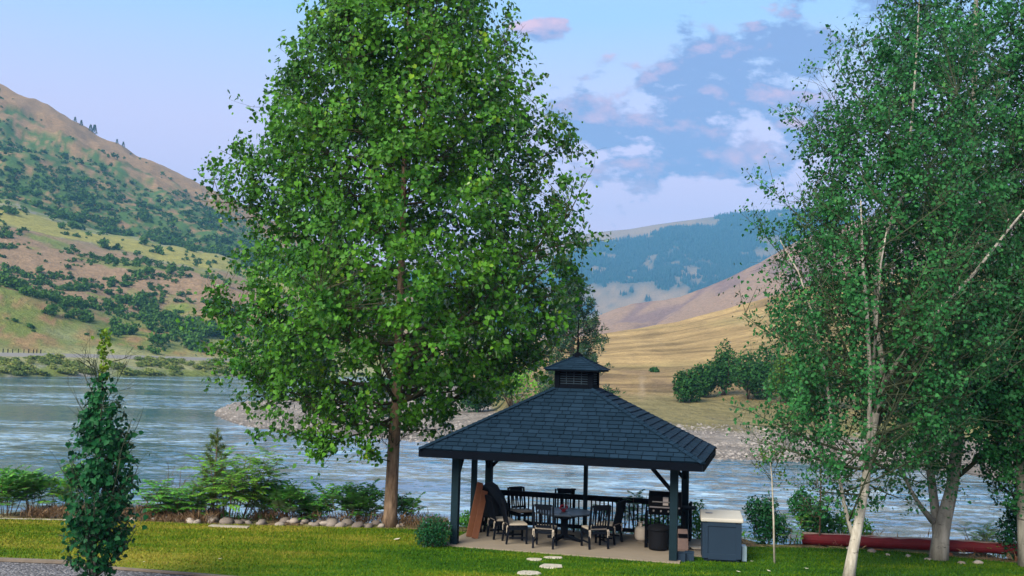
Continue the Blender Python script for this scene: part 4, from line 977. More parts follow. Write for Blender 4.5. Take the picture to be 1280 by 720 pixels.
# dry ground cover and weeds: uncountable
def dry_cover():
    rng = np.random.default_rng(12); P = []; 
    for pa, pb, wdt, dens in ((28, 80, .7, 3200), (160, 262, .8, 5200), (300, 500, .6, 4200), (500, 560, .5, 900), (0, 30, .6, 900), (990, 1280, .7, 1800), (80, 160, .6, 2200)):
        px = rng.uniform(pa, pb, dens); x = np.array([gnd(a, 655).x for a in px]); y = edgeY(x) + rng.random(dens) ** .8 * wdt * 2.2 + (.75 if pa == 300 else .15)
        P.append(np.stack([x, y, terrain(x, y)], -1))
    P = np.concatenate(P); n = len(P); bump = fbm(P[:, 0] / .5, P[:, 1] / .5, 4, 2)
    D = unit(rng, n) * .7 + [0, 0, .8]
    P[:, 2] += bump * rng.random(n) * .34 - .03
    o = link('dry_grass', leaf_mesh('dry_grass', P, D, unit(rng, n), rng.uniform(.08, .26, n) * (.5 + bump), MT['dry'], rng, None, False, .10)); tag(o, 'brown dry grass and ground cover along the river bank', 'grass', kind='stuff')
    n = 6000; px = rng.uniform(-20, 1290, n); x = np.array([gnd(a, 665).x for a in px]); y = edgeY(x) + rng.random(n) * 1.5 + .9; z = terrain(x, y)
    m = fbm(x / 1.2, y, 77, 2) > .45; P = np.stack([x, y, z], -1)[m]; n = len(P)
    o = link('bank_weeds', leaf_mesh('bank_weeds', P, unit(rng, n) * .6 + [0, 0, .9], unit(rng, n), rng.uniform(.1, .3, n), MT['fern'], rng, None, False, .14)); tag(o, 'tangle of small green weeds on the bank', 'weeds', kind='stuff')
dry_cover()

# border stones
def rock_mesh(seed):
    rng = np.random.default_rng(seed); mb = MB(); seg, rings = 9, 6; vs = []; 
    for i in range(rings + 1):
        ph = math.pi * i / rings
        for k in range(seg):
            th = 2 * math.pi * k / seg; d = np.array([math.sin(ph) * math.cos(th), math.sin(ph) * math.sin(th), math.cos(ph)])
            r = 0.75 + 0.5 * float(fbm(np.array([d[0] * 1.5 + seed]), np.array([d[1] * 1.5 + d[2] * 2]), seed, 2)[0]); vs.append(d * r * np.array([.5, .4, .3]))
    fs = [(i * seg + k, i * seg + (k + 1) % seg, (i + 1) * seg + (k + 1) % seg, (i + 1) * seg + k) for i in range(rings) for k in range(seg)]
    mb.add(vs, fs, rng.random()); return mb.mesh('border_stone', MT['rock'], True)
rocks = [rock_mesh(i) for i in range(12)]
rd = random.Random(3)
stones = [(265, 18, 'large grey boulder in the border left of the young pine'), (414, 17, 'big pale boulder, the largest above the middle of the stone border'),
          (284, 14, 'flat grey-brown stone right of the young pine'), (447, 14, 'pinkish rounded stone left of the poplar trunk'), (238, 12, None)]
px = 192
while px < 505:
    w = rd.choice((5, 7, 8, 9, 11, 13)); stones.append((px, w, None)); px += w * rd.uniform(.45, .8) + (rd.uniform(6, 14) if px < 340 and rd.random() < .5 else 0)
for a in (66, 73, 82, 92, 150, 166, 1110, 1135, 1160, 1202, 1222, 1062, 1090): stones.append((a, rd.choice((6, 8, 10)), 'r' if a > 1000 else 'l'))
for i, (px, w, lab) in enumerate(stones):
    yo = rd.uniform(.12, .7); p = bank(px, 655, yo); s = w / F * p.y * 1.15
    o = link('border_stone', rocks[i % 12]); o.location = (p.x, p.y, max(p.z, -.02) + .10 * s); o.scale = (s * 1.15, s * rd.uniform(.9, 1.3), s * rd.uniform(.8, 1.15)); o.rotation_euler = (rd.uniform(-.3, .3), rd.uniform(-.3, .3), rd.uniform(0, 6.28))
    if lab in (None, 'l', 'r'):
        lab = 'grey-brown river stone below the red log' if lab == 'r' else ('small river stone at the lawn edge near the young columnar tree' if lab == 'l' else
              ('small river stone in the border near the young pine' if px < 340 else (('wide ' if w > 10 else ('small ' if w < 8 else '')) + 'rounded river stone in the row ' + ('right of the pale board' if px < 390 else ('below the middle sumacs' if px < 435 else ('just left of the poplar trunk' if px < 478 else 'at the foot of the poplar trunk'))))))
    tag(o, lab, 'stone', 'stones bordering the lawn')

# edging boards
def board(name, a, b, w, h, mat, label, cat='edging board', z=0.0, group=None):
    a = gnd(*a); b = gnd(*b); c = (a + b) / 2; d = b - a; mb = MB(); mb.box((0, 0, h / 2), (d.length, w, h)); o = mb.build(name, MT[mat], bevel=.006)
    o.location = (c.x, c.y, z); o.rotation_euler = (0, 0, math.atan2(d.y, d.x)); tag(o, label, cat, group); return o
board('edging_board', (-60, 699), (84, 704.5), .12, .07, 'edging', 'weathered board edging the lower left lawn by the gravel')
board('edging_board', (86, 707), (420, 733), .08, .05, 'edging', 'long dark board edging the gravel right of the young tree')
board('edging_board', (-60, 647.5), (150, 652), .05, .03, 'paleboard', 'pale board along the back lawn edge at far left')
board('edging_board', (262, 658), (311, 660), .22, .04, 'paleboard', 'short pale board lying at the lawn edge by the young pine')

# stepping stones
def step(px, py, w, d, seed, label):
    rng = random.Random(seed); mb = MB(); g = gnd(px, py); n = 9; vs = []
    for z in (-.02, .03):
        for k in range(n):
            a = 2 * math.pi * k / n; r = 1 + rng.uniform(-.18, .18); vs.append((math.cos(a) * w * r, math.sin(a) * d * r, z))
    mb.add(vs, [tuple(range(n, 2 * n))] + [(k, (k + 1) % n, n + (k + 1) % n, n + k) for k in range(n)]); o = mb.build('stepping_stone', MT['stone'], bevel=.008)
    o.location = (g.x, g.y, 0); tag(o, label, 'stepping stone', 'stepping stones in the lawn')
step(689, 708.5, .30, .22, 1, 'largest pale stepping stone, in the middle of the three below the front chair')
step(661, 717, .26, .22, 2, 'pale stepping stone nearest the bottom edge of the photo')
step(668, 700, .2, .12, 3, 'thin stepping stone left, closest to the patio edge')
step(691, 697.5, .26, .10, 4, 'narrow stepping stone at the patio edge right of another one')
# fallen pale leaves on the lawn
rd = random.Random(9)
for i, (a, b, lab) in enumerate([(923, 717, 'pale fallen leaf below the blue cabinet'), (961, 716, 'pale fallen leaf at the foot of the thin pale sapling'), (496, 676, 'white scrap lying on the lawn right of the poplar trunk'),
                                 (180, 705, 'pale fallen leaf right of the young columnar tree'), (275, 701, 'pale fallen leaf near the left gravel edge'), (1008, 713, 'pale fallen leaf left of the white trunk'), (940, 704, 'small pale leaf right of the cabinet foot')]):
    g = gnd(a, b); mb = MB(); s = .06 if i != 2 else .12
    mb.add([(-s, 0, .045), (0, -s * .5, .05), (s, 0, .06), (0, s * .5, .048)], [(0, 1, 2), (0, 2, 3)]); o = mb.build('fallen_leaf', MT['paper']); o.location = (g.x, g.y, 0.002); o.rotation_euler = (0, 0, rd.uniform(0, 6)); tag(o, lab, 'leaf', 'pale scraps on the lawn')

# red log on its blocks
def red_log():
    a = bank(1004, 680, .75); b = bank(1300, 697, .75); a.z = b.z = .30
    a = at(1003, 673, a.y); b = at(1300, 687.5, b.y)
    d = b - a; L_ = d.length; root = empty('red_log', (a.x, a.y, 0), math.atan2(d.y, d.x)); tag(root, 'long red painted log laid along the bank behind the right trees', 'log')
    k = math.sqrt(d.x ** 2 + d.y ** 2); mb = MB(); n = 26; pts = []; rs = []
    rd = random.Random(2)
    for i in range(n + 1):
        t = i / n; pts.append(Vector((k * t, rd.uniform(-.01, .01), a.z + d.z * t + rd.uniform(-.008, .008)))); rs.append(.165 - .02 * t + rd.uniform(-.006, .006))
    mb.tube(pts, rs, 16); mb.build('log_body', MT['redlog'], root, smooth=False)
    mb = MB()                                             # the worn top, where the paint is gone
    vs, fs = [], []
    for i in range(n + 1):
        for j, an in enumerate((66, 84, 104, 124)):
            an = math.radians(an + rd.uniform(-11, 11)); r = rs[i] + .006; vs.append(pts[i] + Vector((0, math.cos(an) * r, math.sin(an) * r)))
    for i in range(n):
        for j in range(3): fs.append((i * 4 + j, (i + 1) * 4 + j, (i + 1) * 4 + j + 1, i * 4 + j + 1))
    mb.add(vs, fs); mb.build('worn_top', MT['logworn'], root)
    for t in (.03, .33, .62, .92):
        mb = MB(); z = a.z + d.z * t - .17; mb.box((k * t, 0, z / 2 - .05), (.28, .3, z + .1)); mb.build('support_block', MT['wood'], root, bevel=.01)
red_log()

# ------------------------------------------------------------------ gazebo
def gazebo():
    root = empty('gazebo', (GX, GY, 0), -GYAW); tag(root, 'dark blue open gazebo with hipped shingle roof and louvred cupola', 'gazebo')
    P0 = 0.035
    zb = 2.25; zr = 2.477; W2, Fv, Bv = GW / 2, 0.0, GD
    def post(u, v, w, z0=P0, z1=2.42, base=True):
        mb = MB(); mb.box((u, v, (z0 + z1) / 2), (w, w, z1 - z0)); o = mb.build('post', MT['post'], root, bevel=.008)
        return o
    pw = .19
    for u, v, w in ((-W2 + .02, .08, pw), (W2 - .02, .08, pw), (-W2 + .02, Bv - .08, pw), (W2 - .02, Bv - .08, pw), (-W2 + .02, Bv * .52, .14), (0.03, Bv - .08, .11)): post(u, v, w)
    # beams
    for a, b in (((-W2 - .05, .08), (W2 + .05, .08)), ((-W2 - .05, Bv - .08), (W2 + .05, Bv - .08))):
        mb = MB(); mb.bar((a[0], a[1], 2.33), (b[0], b[1], 2.33), .14, .20); mb.build('beam', MT['black'], root)
    for u in (-W2 + .02, W2 - .02):
        mb = MB(); mb.bar((u, .16, 2.33), (u, Bv - .16, 2.33), .12, .196); mb.build('beam', MT['black'], root)
    def brace(a, b):
        mb = MB(); mb.bar(a, b, .09, .09); mb.build('knee_brace', MT['black'], root)
    L_ = .58
    for u, sx in ((-W2 + .02, 1), (W2 - .02, -1)):
        for v in (.08, Bv - .08):
            if not (u < 0 and v < 1): brace((u + sx * .06, v, 2.27 - L_), (u + sx * (.06 + L_ * .9), v, 2.26))
        for v, sy in ((.08, 1), (Bv - .08, -1)): brace((u, v + sy * .06, 2.27 - L_), (u, v + sy * (.06 + L_ * .9), 2.26))
    # ceiling boards and fascia
    EX0, EX1, EY0, EY1 = -W2 - OH, W2 + OH, -OH, Bv + OH
    mb = MB(); mb.box((0, (EY0 + EY1) / 2, 2.40), (EX1 - EX0 - .1, EY1 - EY0 - .1, .03)); mb.build('soffit', MT['black'], root)
    mb = MB()
    for a, b in (((EX0, EY0), (EX1, EY0)), ((EX1, EY0), (EX1, EY1)), ((EX1, EY1), (EX0, EY1)), ((EX0, EY1), (EX0, EY0))):
        d = Vector((b[0] - a[0], b[1] - a[1], 0)).normalized() * .021
        mb.bar((a[0] + d.x, a[1] + d.y, 2.365), (b[0] - d.x, b[1] - d.y, 2.365), .04, .19)
    mb.build('fascia', MT['trim'], root)
    # roof: shingle courses on each of the four slopes
    cs = 1.017 / 2; cyv = 1.515; czt = 4.06; cx0 = .05
    rd = random.Random(5); mb = MB(); hips = MB(); under = MB(); caps = []
    inner = [(cx0 - cs, cyv - cs), (cx0 + cs, cyv - cs), (cx0 + cs, cyv + cs), (cx0 - cs, cyv + cs)]
    outer = [(EX0, EY0), (EX1, EY0), (EX1, EY1), (EX0, EY1)]
    z0, z1 = zr - .01, czt
    for s in range(4):
        a0 = Vector((*outer[s], z0)); b0 = Vector((*outer[(s + 1) % 4], z0)); a1 = Vector((*inner[s], z1)); b1 = Vector((*inner[(s + 1) % 4], z1))
        under.add([a0, b0, b1, a1], [(0, 1, 2, 3)])
        nrm = (b0 - a0).cross(a1 - a0).normalized()
        rows_ = 17; dirx = (b0 - a0).normalized()
        for r in range(rows_):
            t0 = r / rows_; t1 = min(1, (r + 1.25) / rows_); tm = (r + 1) / rows_
            pl, pr = a0.lerp(a1, t0), b0.lerp(b1, t0); ql, qr = a0.lerp(a1, t1), b0.lerp(b1, t1)
            Lw = (pr - pl).length; x = -rd.uniform(0, .3); off_l = (ql - pl).dot(dirx); off_r = Lw + (qr - pr).dot(dirx)
            upv = (ql - pl) - dirx * off_l
            while x < Lw:
                w = rd.choice((.22, .28, .33, .36)) ; x0 = max(x, 0) + .008; x1 = min(x + w, Lw) - .008; x += w
                if x1 - x0 < .03: continue
                u0 = max(x0, off_l); u1 = min(x1, off_r)
                if u1 < u0: u0 = u1 = min(max((x0 + x1) / 2, off_l), off_r)
                lift = .034 + rd.uniform(0, .014); jit = rd.uniform(-.010, .010)
                A = pl + dirx * x0 + nrm * lift - upv * jit * .3; B = pl + dirx * x1 + nrm * lift - upv * jit * .3
                Cc = pl + dirx * u1 + upv + nrm * .006; Dd = pl + dirx * u0 + upv + nrm * .006
                A2 = A - nrm * (lift + .002); B2 = B - nrm * (lift + .002)
                mb.add([A, B, Cc, Dd, A2, B2], [(0, 1, 2, 3), (4, 5, 1, 0), (4, 0, 3), (5, 2, 1)], rd.random() ** 1.2)
        n2 = 26; hips = MB()                                # hip caps
        for i in range(n2):
            t0, t1 = i / n2, min(1, (i + 1.2) / n2); A = a0.lerp(a1, t0) + Vector((0, 0, .05)); B = a0.lerp(a1, t1) + Vector((0, 0, .033))
            sd = Vector(((a1 - a0).y, -(a1 - a0).x, 0)).normalized() * .115; dn = Vector((0, 0, -.045))
            hips.add([A - sd + dn, A, A + sd + dn, B - sd + dn, B, B + sd + dn, A - sd + dn * 1.6, A + sd + dn * 1.6], [(0, 1, 4, 3), (1, 2, 5, 4), (0, 6, 7, 2, 1)], rd.random() * .8)
        caps.append(hips)
    rf = mb.build('roof', MT['shingle'], root); under.build('underlay', MT['black'], rf); [c_.build('hip_cap', MT['shingle'], rf) for c_ in caps]
    # cupola
    cu = MB(); zc0, zc1 = 3.97, 4.56; h_ = cs * .97
    cu.box((cx0, cyv, (zc0 + zc1) / 2), (h_ * 1.86, h_ * 1.86, zc1 - zc0)); cup = cu.build('cupola', MT['black'], root)
    tr_ = MB()
    for sx in (-1, 1):
        for sy in (-1, 1): tr_.box((cx0 + sx * (h_ - .05), cyv + sy * (h_ - .05), (zc0 + zc1) / 2 + .003), (.13, .13, zc1 - zc0 + .01))
    for sy in (-1, 1):
        tr_.box((cx0, cyv + sy * (h_ - .02), zc0 + .13), (h_ * 2 - .24, .07, .12)); tr_.box((cx0 + sy * (h_ - .02), cyv, zc0 + .13), (.07, h_ * 2 - .24, .12))
        tr_.box((cx0, cyv + sy * (h_ - .02), zc1 - .04), (h_ * 2 - .24, .07, .07)); tr_.box((cx0 + sy * (h_ - .02), cyv, zc1 - .04), (.07, h_ * 2 - .24, .07))
    tr_.build('corner_trim', MT['trim'], cup)
    lv = MB()
    for i in range(5):
        z = zc0 + .23 + i * .062
        for sy in (-1, 1):
            lv.box((cx0, cyv + sy * (h_ - .045), z), (h_ * 2 - .26, .06, .012), Matrix.Rotation(sy * -.6, 3, 'X')); lv.box((cx0 + sy * (h_ - .045), cyv, z), (.06, h_ * 2 - .26, .012), Matrix.Rotation(sy * .6, 3, 'Y'))
    for k in (-1, 0, 1):
        lv.box((cx0 + k * .2, cyv - h_ + .035, zc0 + .36), (.02, .02, .32))
    lv.build('louvre', MT['louvre'], cup)
    e = .74; zt = 4.55; zp = 4.93; mb = MB(); mb.box((cx0, cyv, zt - .012), (e * 2 - .04, e * 2 - .04, .05)); mb.build('cupola_fascia', MT['trim'], cup)
    mb = MB(); o4 = [(-e, -e), (e, -e), (e, e), (-e, e)]; rows_ = 7
    for s in range(4):
        a0 = Vector((cx0 + o4[s][0], cyv + o4[s][1], zt)); b0 = Vector((cx0 + o4[(s + 1) % 4][0], cyv + o4[(s + 1) % 4][1], zt)); ap = Vector((cx0, cyv, zp))
        nn = (b0 - a0).cross(ap - a0).normalized(); mb.add([a0, b0, ap], [(0, 1, 2)], .2)
        for r in range(rows_):
            t0, t1 = r / rows_, (r + 1.1) / rows_ if r < rows_ - 1 else .99
            A, B, Cc, Dd = a0.lerp(ap, t0) + nn * .022, b0.lerp(ap, t0) + nn * .022, b0.lerp(ap, t1) + nn * .006, a0.lerp(ap, t1) + nn * .006
            m_ = max(1, int((B - A).length / .3))
            for j in range(m_):
                f0, f1 = j / m_, (j + 1) / m_ - .012; mb.add([A.lerp(B, f0), A.lerp(B, f1), Dd.lerp(Cc, f1), Dd.lerp(Cc, f0), A.lerp(B, f0) - nn * .024, A.lerp(B, f1) - nn * .024], [(0, 1, 2, 3), (4, 5, 1, 0)], rd.random())
        for t in np.linspace(0, .93, 9): mb.bar(a0.lerp(ap, t) + Vector((0, 0, .02)), a0.lerp(ap, min(1, t + .12)) + Vector((0, 0, .014)), .09, .022, col=rd.random() * .6)
    mb.build('cupola_roof', MT['shingle'], cup)
    mb = MB(); mb.box((cx0, cyv, zp - .01), (.26, .26, .10), taper=.85); mb.box((cx0, cyv, zp + .06), (.18, .18, .05), taper=.5); mb.build('cap', MT['trim'], cup, bevel=.006)
    mb = MB(); mb.tube([(cx0, cyv, zp + .05), (cx0, cyv, zp + .95)], [.026, .012], 8); mb.build('finial_rod', MT['black'], cup)
    # railings: back in two bays, left side rear bay
    def rail(a, b, n):
        a = Vector((*a, 0)); b = Vector((*b, 0)); mb = MB(); zt_ = 1.03
        mb.bar(a + Vector((0, 0, zt_)), b + Vector((0, 0, zt_)), .12, .05); mb.bar(a + Vector((0, 0, zt_ - .075)), b + Vector((0, 0, zt_ - .075)), .05, .09); mb.bar(a + Vector((0, 0, .17)), b + Vector((0, 0, .17)), .05, .10)
        r = mb.build('railing', MT['black'], root)
        bm_ = MB(); bm_.box((0, 0, 0), (.036, .036, .72)); me = bm_.mesh('baluster', MT['black']); d = (b - a)
        for i in range(n):
            p = a + d * ((i + 1) / (n + 1)); o = link('baluster', me, r); o.location = (p.x, p.y, .575); o.rotation_euler = (0, 0, math.atan2(d.y, d.x))
    yb = Bv - .08
    rail((-W2 + .12, yb), (-.03, yb), 21); rail((.09, yb), (W2 - .12, yb), 21); rail((-W2 + .02, Bv * .52 + .08), (-W2 + .02, yb - .1), 9)
    return root
gazebo()

# ------------------------------------------------------------------ chairs, table and things on the patio
PZ = 0.035
def face(o, px, py, rz, z=PZ):
    g = gnd(px, py, z); o.location = (g.x, g.y, z); o.rotation_euler = (0, 0, rz)
def make_chair():
    """faces local +Y; backrest at -Y"""
    t = empty('patio_chair')
    w, d, sh, bh = .56, .54, .45, 1.10
    for sx in (-1, 1):
        mb = MB(); mb.box((sx * (w / 2 - .025), d / 2 - .03, sh / 2), (.048, .048, sh)); mb.build('leg', MT['chair'], t, bevel=.004)
        mb = MB(); mb.bar((sx * (w / 2 - .025), -d / 2 - .02, 0), (sx * (w / 2 - .025), -d / 2 + .035, sh), .048, .048, up=(1, 0, 0)); mb.build('leg', MT['chair'], t, bevel=.004)
    mb = MB()
    for sx in (-1, 1): mb.box((sx * (w / 2 - .025), 0, sh - .05), (.03, d - .12, .07)); mb.box((sx * (w / 2 - .025), 0, .16), (.022, d - .10, .04))
    mb.box((0, d / 2 - .03, sh - .05), (w - .10, .03, .07)); mb.box((0, -d / 2 + .03, sh - .05), (w - .10, .03, .07)); mb.box((0, 0, sh + .008), (w, d - .02, .022))
    mb.build('seat_frame', MT['chair'], t)
    mb = MB(); a = Vector((0, -d / 2 + .03, sh)); e = Vector((0, -d / 2 - .11, bh)); dv = e - a
    for sx in (-1, 1): o_x = Vector((sx * (w / 2 - .025), 0, 0)); mb.bar(a + o_x, e + o_x, .05, .032, up=(0, 1, 0))
    X = lambda x, t_: a + dv * t_ + Vector((x, 0, 0))
    for i in range(5): mb.bar(X(-.25 + .05, .90 + i * 0) + Vector((.1 * i * .8, 0, 0)), X(-.25 + .05, .90) + Vector((.08 * (i + 1), 0, 0)), .028, .11, up=dv.normalized())
    mb.bar(X(-.22, .98), X(.22, .98), .030, .06, up=dv.normalized()); mb.bar(X(-.2, .16), X(.2, .16), .028, .06, up=dv.normalized())
    for i in range(6): x = -.175 + i * .07; mb.bar(X(x, .17), X(x, .9), .034, .014, up=(0, 1, 0))
    mb.build('backrest', MT['chair'], t)
    mb = MB(); mb.box((0, .015, sh + .045), (w - .03, d - .05, .05)); c = mb.build('cushion', MT['cushion'], t, bevel=.018)
    for sx in (-1, 1):
        mb = MB(); mb.box((sx * (w / 2 - .03), -d / 2 + .002, sh + .01), (.05, .03, .05)); mb.box((sx * (w / 2 - .045), -d / 2 - .02, sh - .08), (.018, .01, .17)); mb.box((sx * (w / 2 - .01), -d / 2 - .02, sh - .06), (.016, .01, .13))
        mb.build('cushion_tie', MT['cushion'], c)
    return t
c0 = make_chair()
chairs = [  # px,py of the seat's centre on the ground, direction it faces (degrees, 0 = away from us, 90 = left)
    (644, 678, -78, 'front left chair facing right, beige seat cushion clearly visible'),
    (626, 672, -70, 'chair tucked behind the front left one, its back nearest the planks'),
    (611, 662, -60, 'leftmost chair, in shade by the back left post'),
    (652, 660, -150, 'slatted chair standing against the railing left of the table'),
    (681, 683.5, -12, 'front chair seen from behind with tied beige cushion'),
    (705, 663, 178, 'chair behind the table facing us, right of centre'),
    (743, 684, 18, 'front right chair seen from behind with slanting back'),
    (760, 678, 62, 'rightmost chair, seen edge-on behind the front right one')]
for i, (px, py, a, lab) in enumerate(chairs):
    o = c0 if i == 0 else copy_tree(c0); face(o, px, py, math.radians(a)); tag(o, lab, 'chair', 'chairs around the patio table')
def table():
    t = empty('patio_table'); face(t, 705, 675, .2); tag(t, 'octagonal slate-topped dark table among the chairs', 'table')
    R_ = .74; mb = MB(); n = 8
    for k in range(n):
        a0, a1 = 2 * math.pi * k / n + .02, 2 * math.pi * (k + 1) / n - .02; r0 = .10
        q = [(math.cos(a0) * r0, math.sin(a0) * r0), (math.cos(a0) * R_, math.sin(a0) * R_), (math.cos(a1) * R_, math.sin(a1) * R_), (math.cos(a1) * r0, math.sin(a1) * r0)]
        mb.add([(x, y, z) for z in (.72, .75) for x, y in q], [(3, 2, 1, 0), (4, 5, 6, 7), (0, 1, 5, 4), (1, 2, 6, 5), (2, 3, 7, 6), (3, 0, 4, 7)], k / 8)
    mb.build('tabletop', MT['tabletop'], t)
    mb = MB(); mb.lathe([(R_ * .98, .705), (R_ * 1.0, .70), (R_ * 1.0, .735), (R_ * .98, .738)], 8); mb.lathe([(.10, .70), (.10, .745)], 12); mb.build('table_rim', MT['chair'], t)
    mb = MB(); mb.box((0, 0, .38), (.16, .16, .64)); mb.build('pedestal', MT['chair'], t)
    for k in range(4):
        a = math.pi / 4 + k * math.pi / 2; mb = MB(); c, s = math.cos(a), math.sin(a); mb.bar((c * .06, s * .06, .12), (c * .5, s * .5, .035), .06, .07); mb.bar((c * .06, s * .06, .55), (c * .45, s * .45, .69), .05, .05); mb.build('leg', MT['chair'], t)
    return t
tb = table()
# flower pot on the table
g = tb.location; root = empty('flower_pot', (g.x - .03, g.y - .05, PZ + .75)); tag(root, 'small pot of red flowers on the table', 'flower pot')
mb = MB(); mb.lathe([(.045, 0), (.065, .07), (.07, .075), (.06, .075)], 14); mb.build('pot', MT['redlog'], root)
rng = np.random.default_rng(3); n = 90; u = unit(rng, n)
link('petals', leaf_mesh('petals', np.array([0, 0, .11]) + u * [.085, .085, .05], u + [0, 0, .2], unit(rng, n), np.full(n, .04), MT['red'], rng, None, False, .8), root)
# planter / lantern on the rail
p = gp(-.32, GD - .08, 1.057); root = empty('rail_pot', p); tag(root, 'small dark pot standing on the back railing', 'pot')
mb = MB(); mb.lathe([(.045, 0), (.05, .02), (.055, .12)], 12); mb.build('pot', MT['black'], root, smooth=False); mb = MB(); mb.lathe([(.08, .12), (.085, .15), (.06, .155)], 12); mb.build('rim', MT['trim'], root)
# leaning planks
for i, (a, b, lab) in enumerate([((-2.72, 1.15, PZ), (-2.58, 1.62, 1.42), 'longer brown plank leaning on the left middle post'), ((-2.50, .95, PZ), (-2.42, 1.50, 1.22), 'brown plank leaning nearest to us beside the left post')]):
    A, B = gp(*a), gp(*b); mb = MB(); mb.bar(Vector((0, 0, 0)), B - A, .17, .04, up=(.35, -1, .1)); o = mb.build('wood_plank', MT['wood'], bevel=.004); o.location = A; tag(o, lab, 'plank', 'planks leaning by the left post')
# tarp over stacked furniture in the back left corner
def tarp():
    root = empty('covered_furniture', gp(-W2_ + .42, GD - .85, PZ), -GYAW); tag(root, 'dark tarp-covered furniture in the back left corner of the gazebo', 'furniture')
    rng = random.Random(1); mb = MB(); prof = [(-.30, .42), (-.34, 1.12), (-.24, 1.30), (-.05, 1.18), (.22, .78), (.33, .52), (.20, .36)]
    n = len(prof); ys = [-.5, -.42, 0, .42, .5]; vs = []
    for y in ys:
        k = .9 if abs(y) > .45 else 1; vs += [(u * k + rng.uniform(-.015, .015), y, .75 + (z - .75) * k + rng.uniform(-.02, .02)) for u, z in prof]
    fs = [(i * n + j, i * n + (j + 1) % n, (i + 1) * n + (j + 1) % n, (i + 1) * n + j) for i in range(len(ys) - 1) for j in range(n)] + [tuple(range(n - 1, -1, -1)), tuple((len(ys) - 1) * n + j for j in range(n))]
    mb.add(vs, fs); mb.build('tarp', MT['cover'], root, bevel=.02)
    for sx in (-.26, .24):
        for sy in (-.4, .4): mb = MB(); mb.box((sx, sy, .22), (.045, .045, .44)); mb.build('leg', MT['chair'], root)
W2_ = GW / 2
tarp()
# covered grill
def grill():
    root = empty('barbecue_grill', gp(W2_ - .40, 1.75, PZ), -GYAW + .05); root.scale = (1.05, 1.05, 1.17); tag(root, 'black gas grill with closed hood by the back right post', 'grill')
    mb = MB()
    for sx in (-.46, .46):
        for sy in (-.22, .22): mb.box((sx, sy, .38), (.045, .045, .76))
    mb.box((0, 0, .12), (.96, .48, .04)); mb.box((0, .22, .30), (.9, .02, .3)); mb.build('cart', MT['black'], root)
    mb = MB(); mb.box((0, 0, .82), (.80, .54, .18)); mb.build('firebox', MT['black'], root, bevel=.015)
    mb = MB(); vs = []; prof = [(-.27, .915), (-.28, 1.00), (-.20, 1.13), (-.05, 1.21), (.12, 1.21), (.25, 1.10), (.27, .915)]
    for x in (-.40, .40): vs += [(x, y, z) for y, z in prof]
    n = len(prof); mb.add(vs, [(j, j + 1, n + j + 1, n + j) for j in range(n - 1)] + [tuple(range(n)), tuple(range(2 * n - 1, n - 1, -1)), (0, n, 2 * n - 1, n - 1)])
    hd = mb.build('hood', MT['cover'], root, bevel=.015); mb = MB(); mb.tube([(-.30, -.33, 1.02), (.30, -.33, 1.02)], .014, 8); mb.bar((-.28, -.27, 1.02), (-.28, -.33, 1.02), .02, .02); mb.bar((.28, -.27, 1.02), (.28, -.33, 1.02), .02, .02); mb.build('handle', MT['steel'], hd)
    mb = MB(); mb.box((.02, -.285, 1.03), (.13, .012, .17)); mb.lathe([(.065, -.006), (.065, .006)], 16, (0.02, -.285, 1.115)); mb.build('paper_tag', MT['paper'], hd)
    for sx in (.58,): mb = MB(); mb.box((sx, 0, .89), (.34, .46, .03)); mb.build('side_shelf', MT['black'], root, bevel=.006)
    mb = MB(); mb.box((0, -.285, .90), (.74, .02, .03)); mb.build('front_trim', MT['steel'], root)
    for i in range(4):
        mb = MB(); x = -.27 + i * .18; mb.tube([(x, -.272, .82), (x, -.31, .82)], .022, 10); mb.build('knob', MT['steel'], root)
    for sx in (-.44, .44): mb = MB(); mb.tube([(sx, -.20, .03), (sx + .04, -.20, .03)], .035, 12); mb.build('caster', MT['black'], root)
grill()
def barrel():
    root = empty('covered_drum', (0, 0, 0)); face(root, 823, 687, .1); tag(root, 'black covered round drum in front of the grill', 'drum')
    mb = MB(); mb.lathe([(.24, .02), (.255, .06), (.26, .25), (.265, .45), (.27, .50)], 20); mb.build('drum_body', MT['cover'], root, smooth=True)
    mb = MB(); mb.lathe([(.285, .49), (.285, .535), (.27, .58), (.20, .625), (.08, .645), (.01, .65)], 20); l = mb.build('lid', MT['cover'], root, smooth=True)
    mb = MB(); mb.tube([(-.06, 0, .64), (-.05, 0, .68), (.05, 0, .68), (.06, 0, .64)], .012, 6); mb.build('handle', MT['black'], l)
barrel()
def tank():
    root = empty('propane_tank', (0, 0, 0)); face(root, 802, 677, .1); tag(root, 'pale round propane tank left of the black drum', 'propane tank')
    mb = MB(); mb.lathe([(.12, .0), (.12, .03), (.125, .03), (.17, .07), (.19, .13), (.19, .30), (.165, .37), (.09, .405), (.02, .41)], 22); mb.build('tank_body', MT['tank'], root, smooth=True)
    mb = MB(); 
    for k in range(3):
        a = k * 2.1; mb.bar((math.cos(a) * .11, math.sin(a) * .11, .39), (math.cos(a) * .11, math.sin(a) * .11, .50), .06, .008, up=(math.cos(a), math.sin(a), 0))
    mb.tube([(math.cos(a) * .11, math.sin(a) * .11, .50) for a in np.linspace(0, 6.283, 17)], .010, 6, cap=False); mb.build('collar', MT['tank'], root)
    mb = MB(); mb.lathe([(.022, .40), (.022, .46), (.035, .462), (.035, .48)], 10); mb.build('valve', MT['steel'], root)
tank()
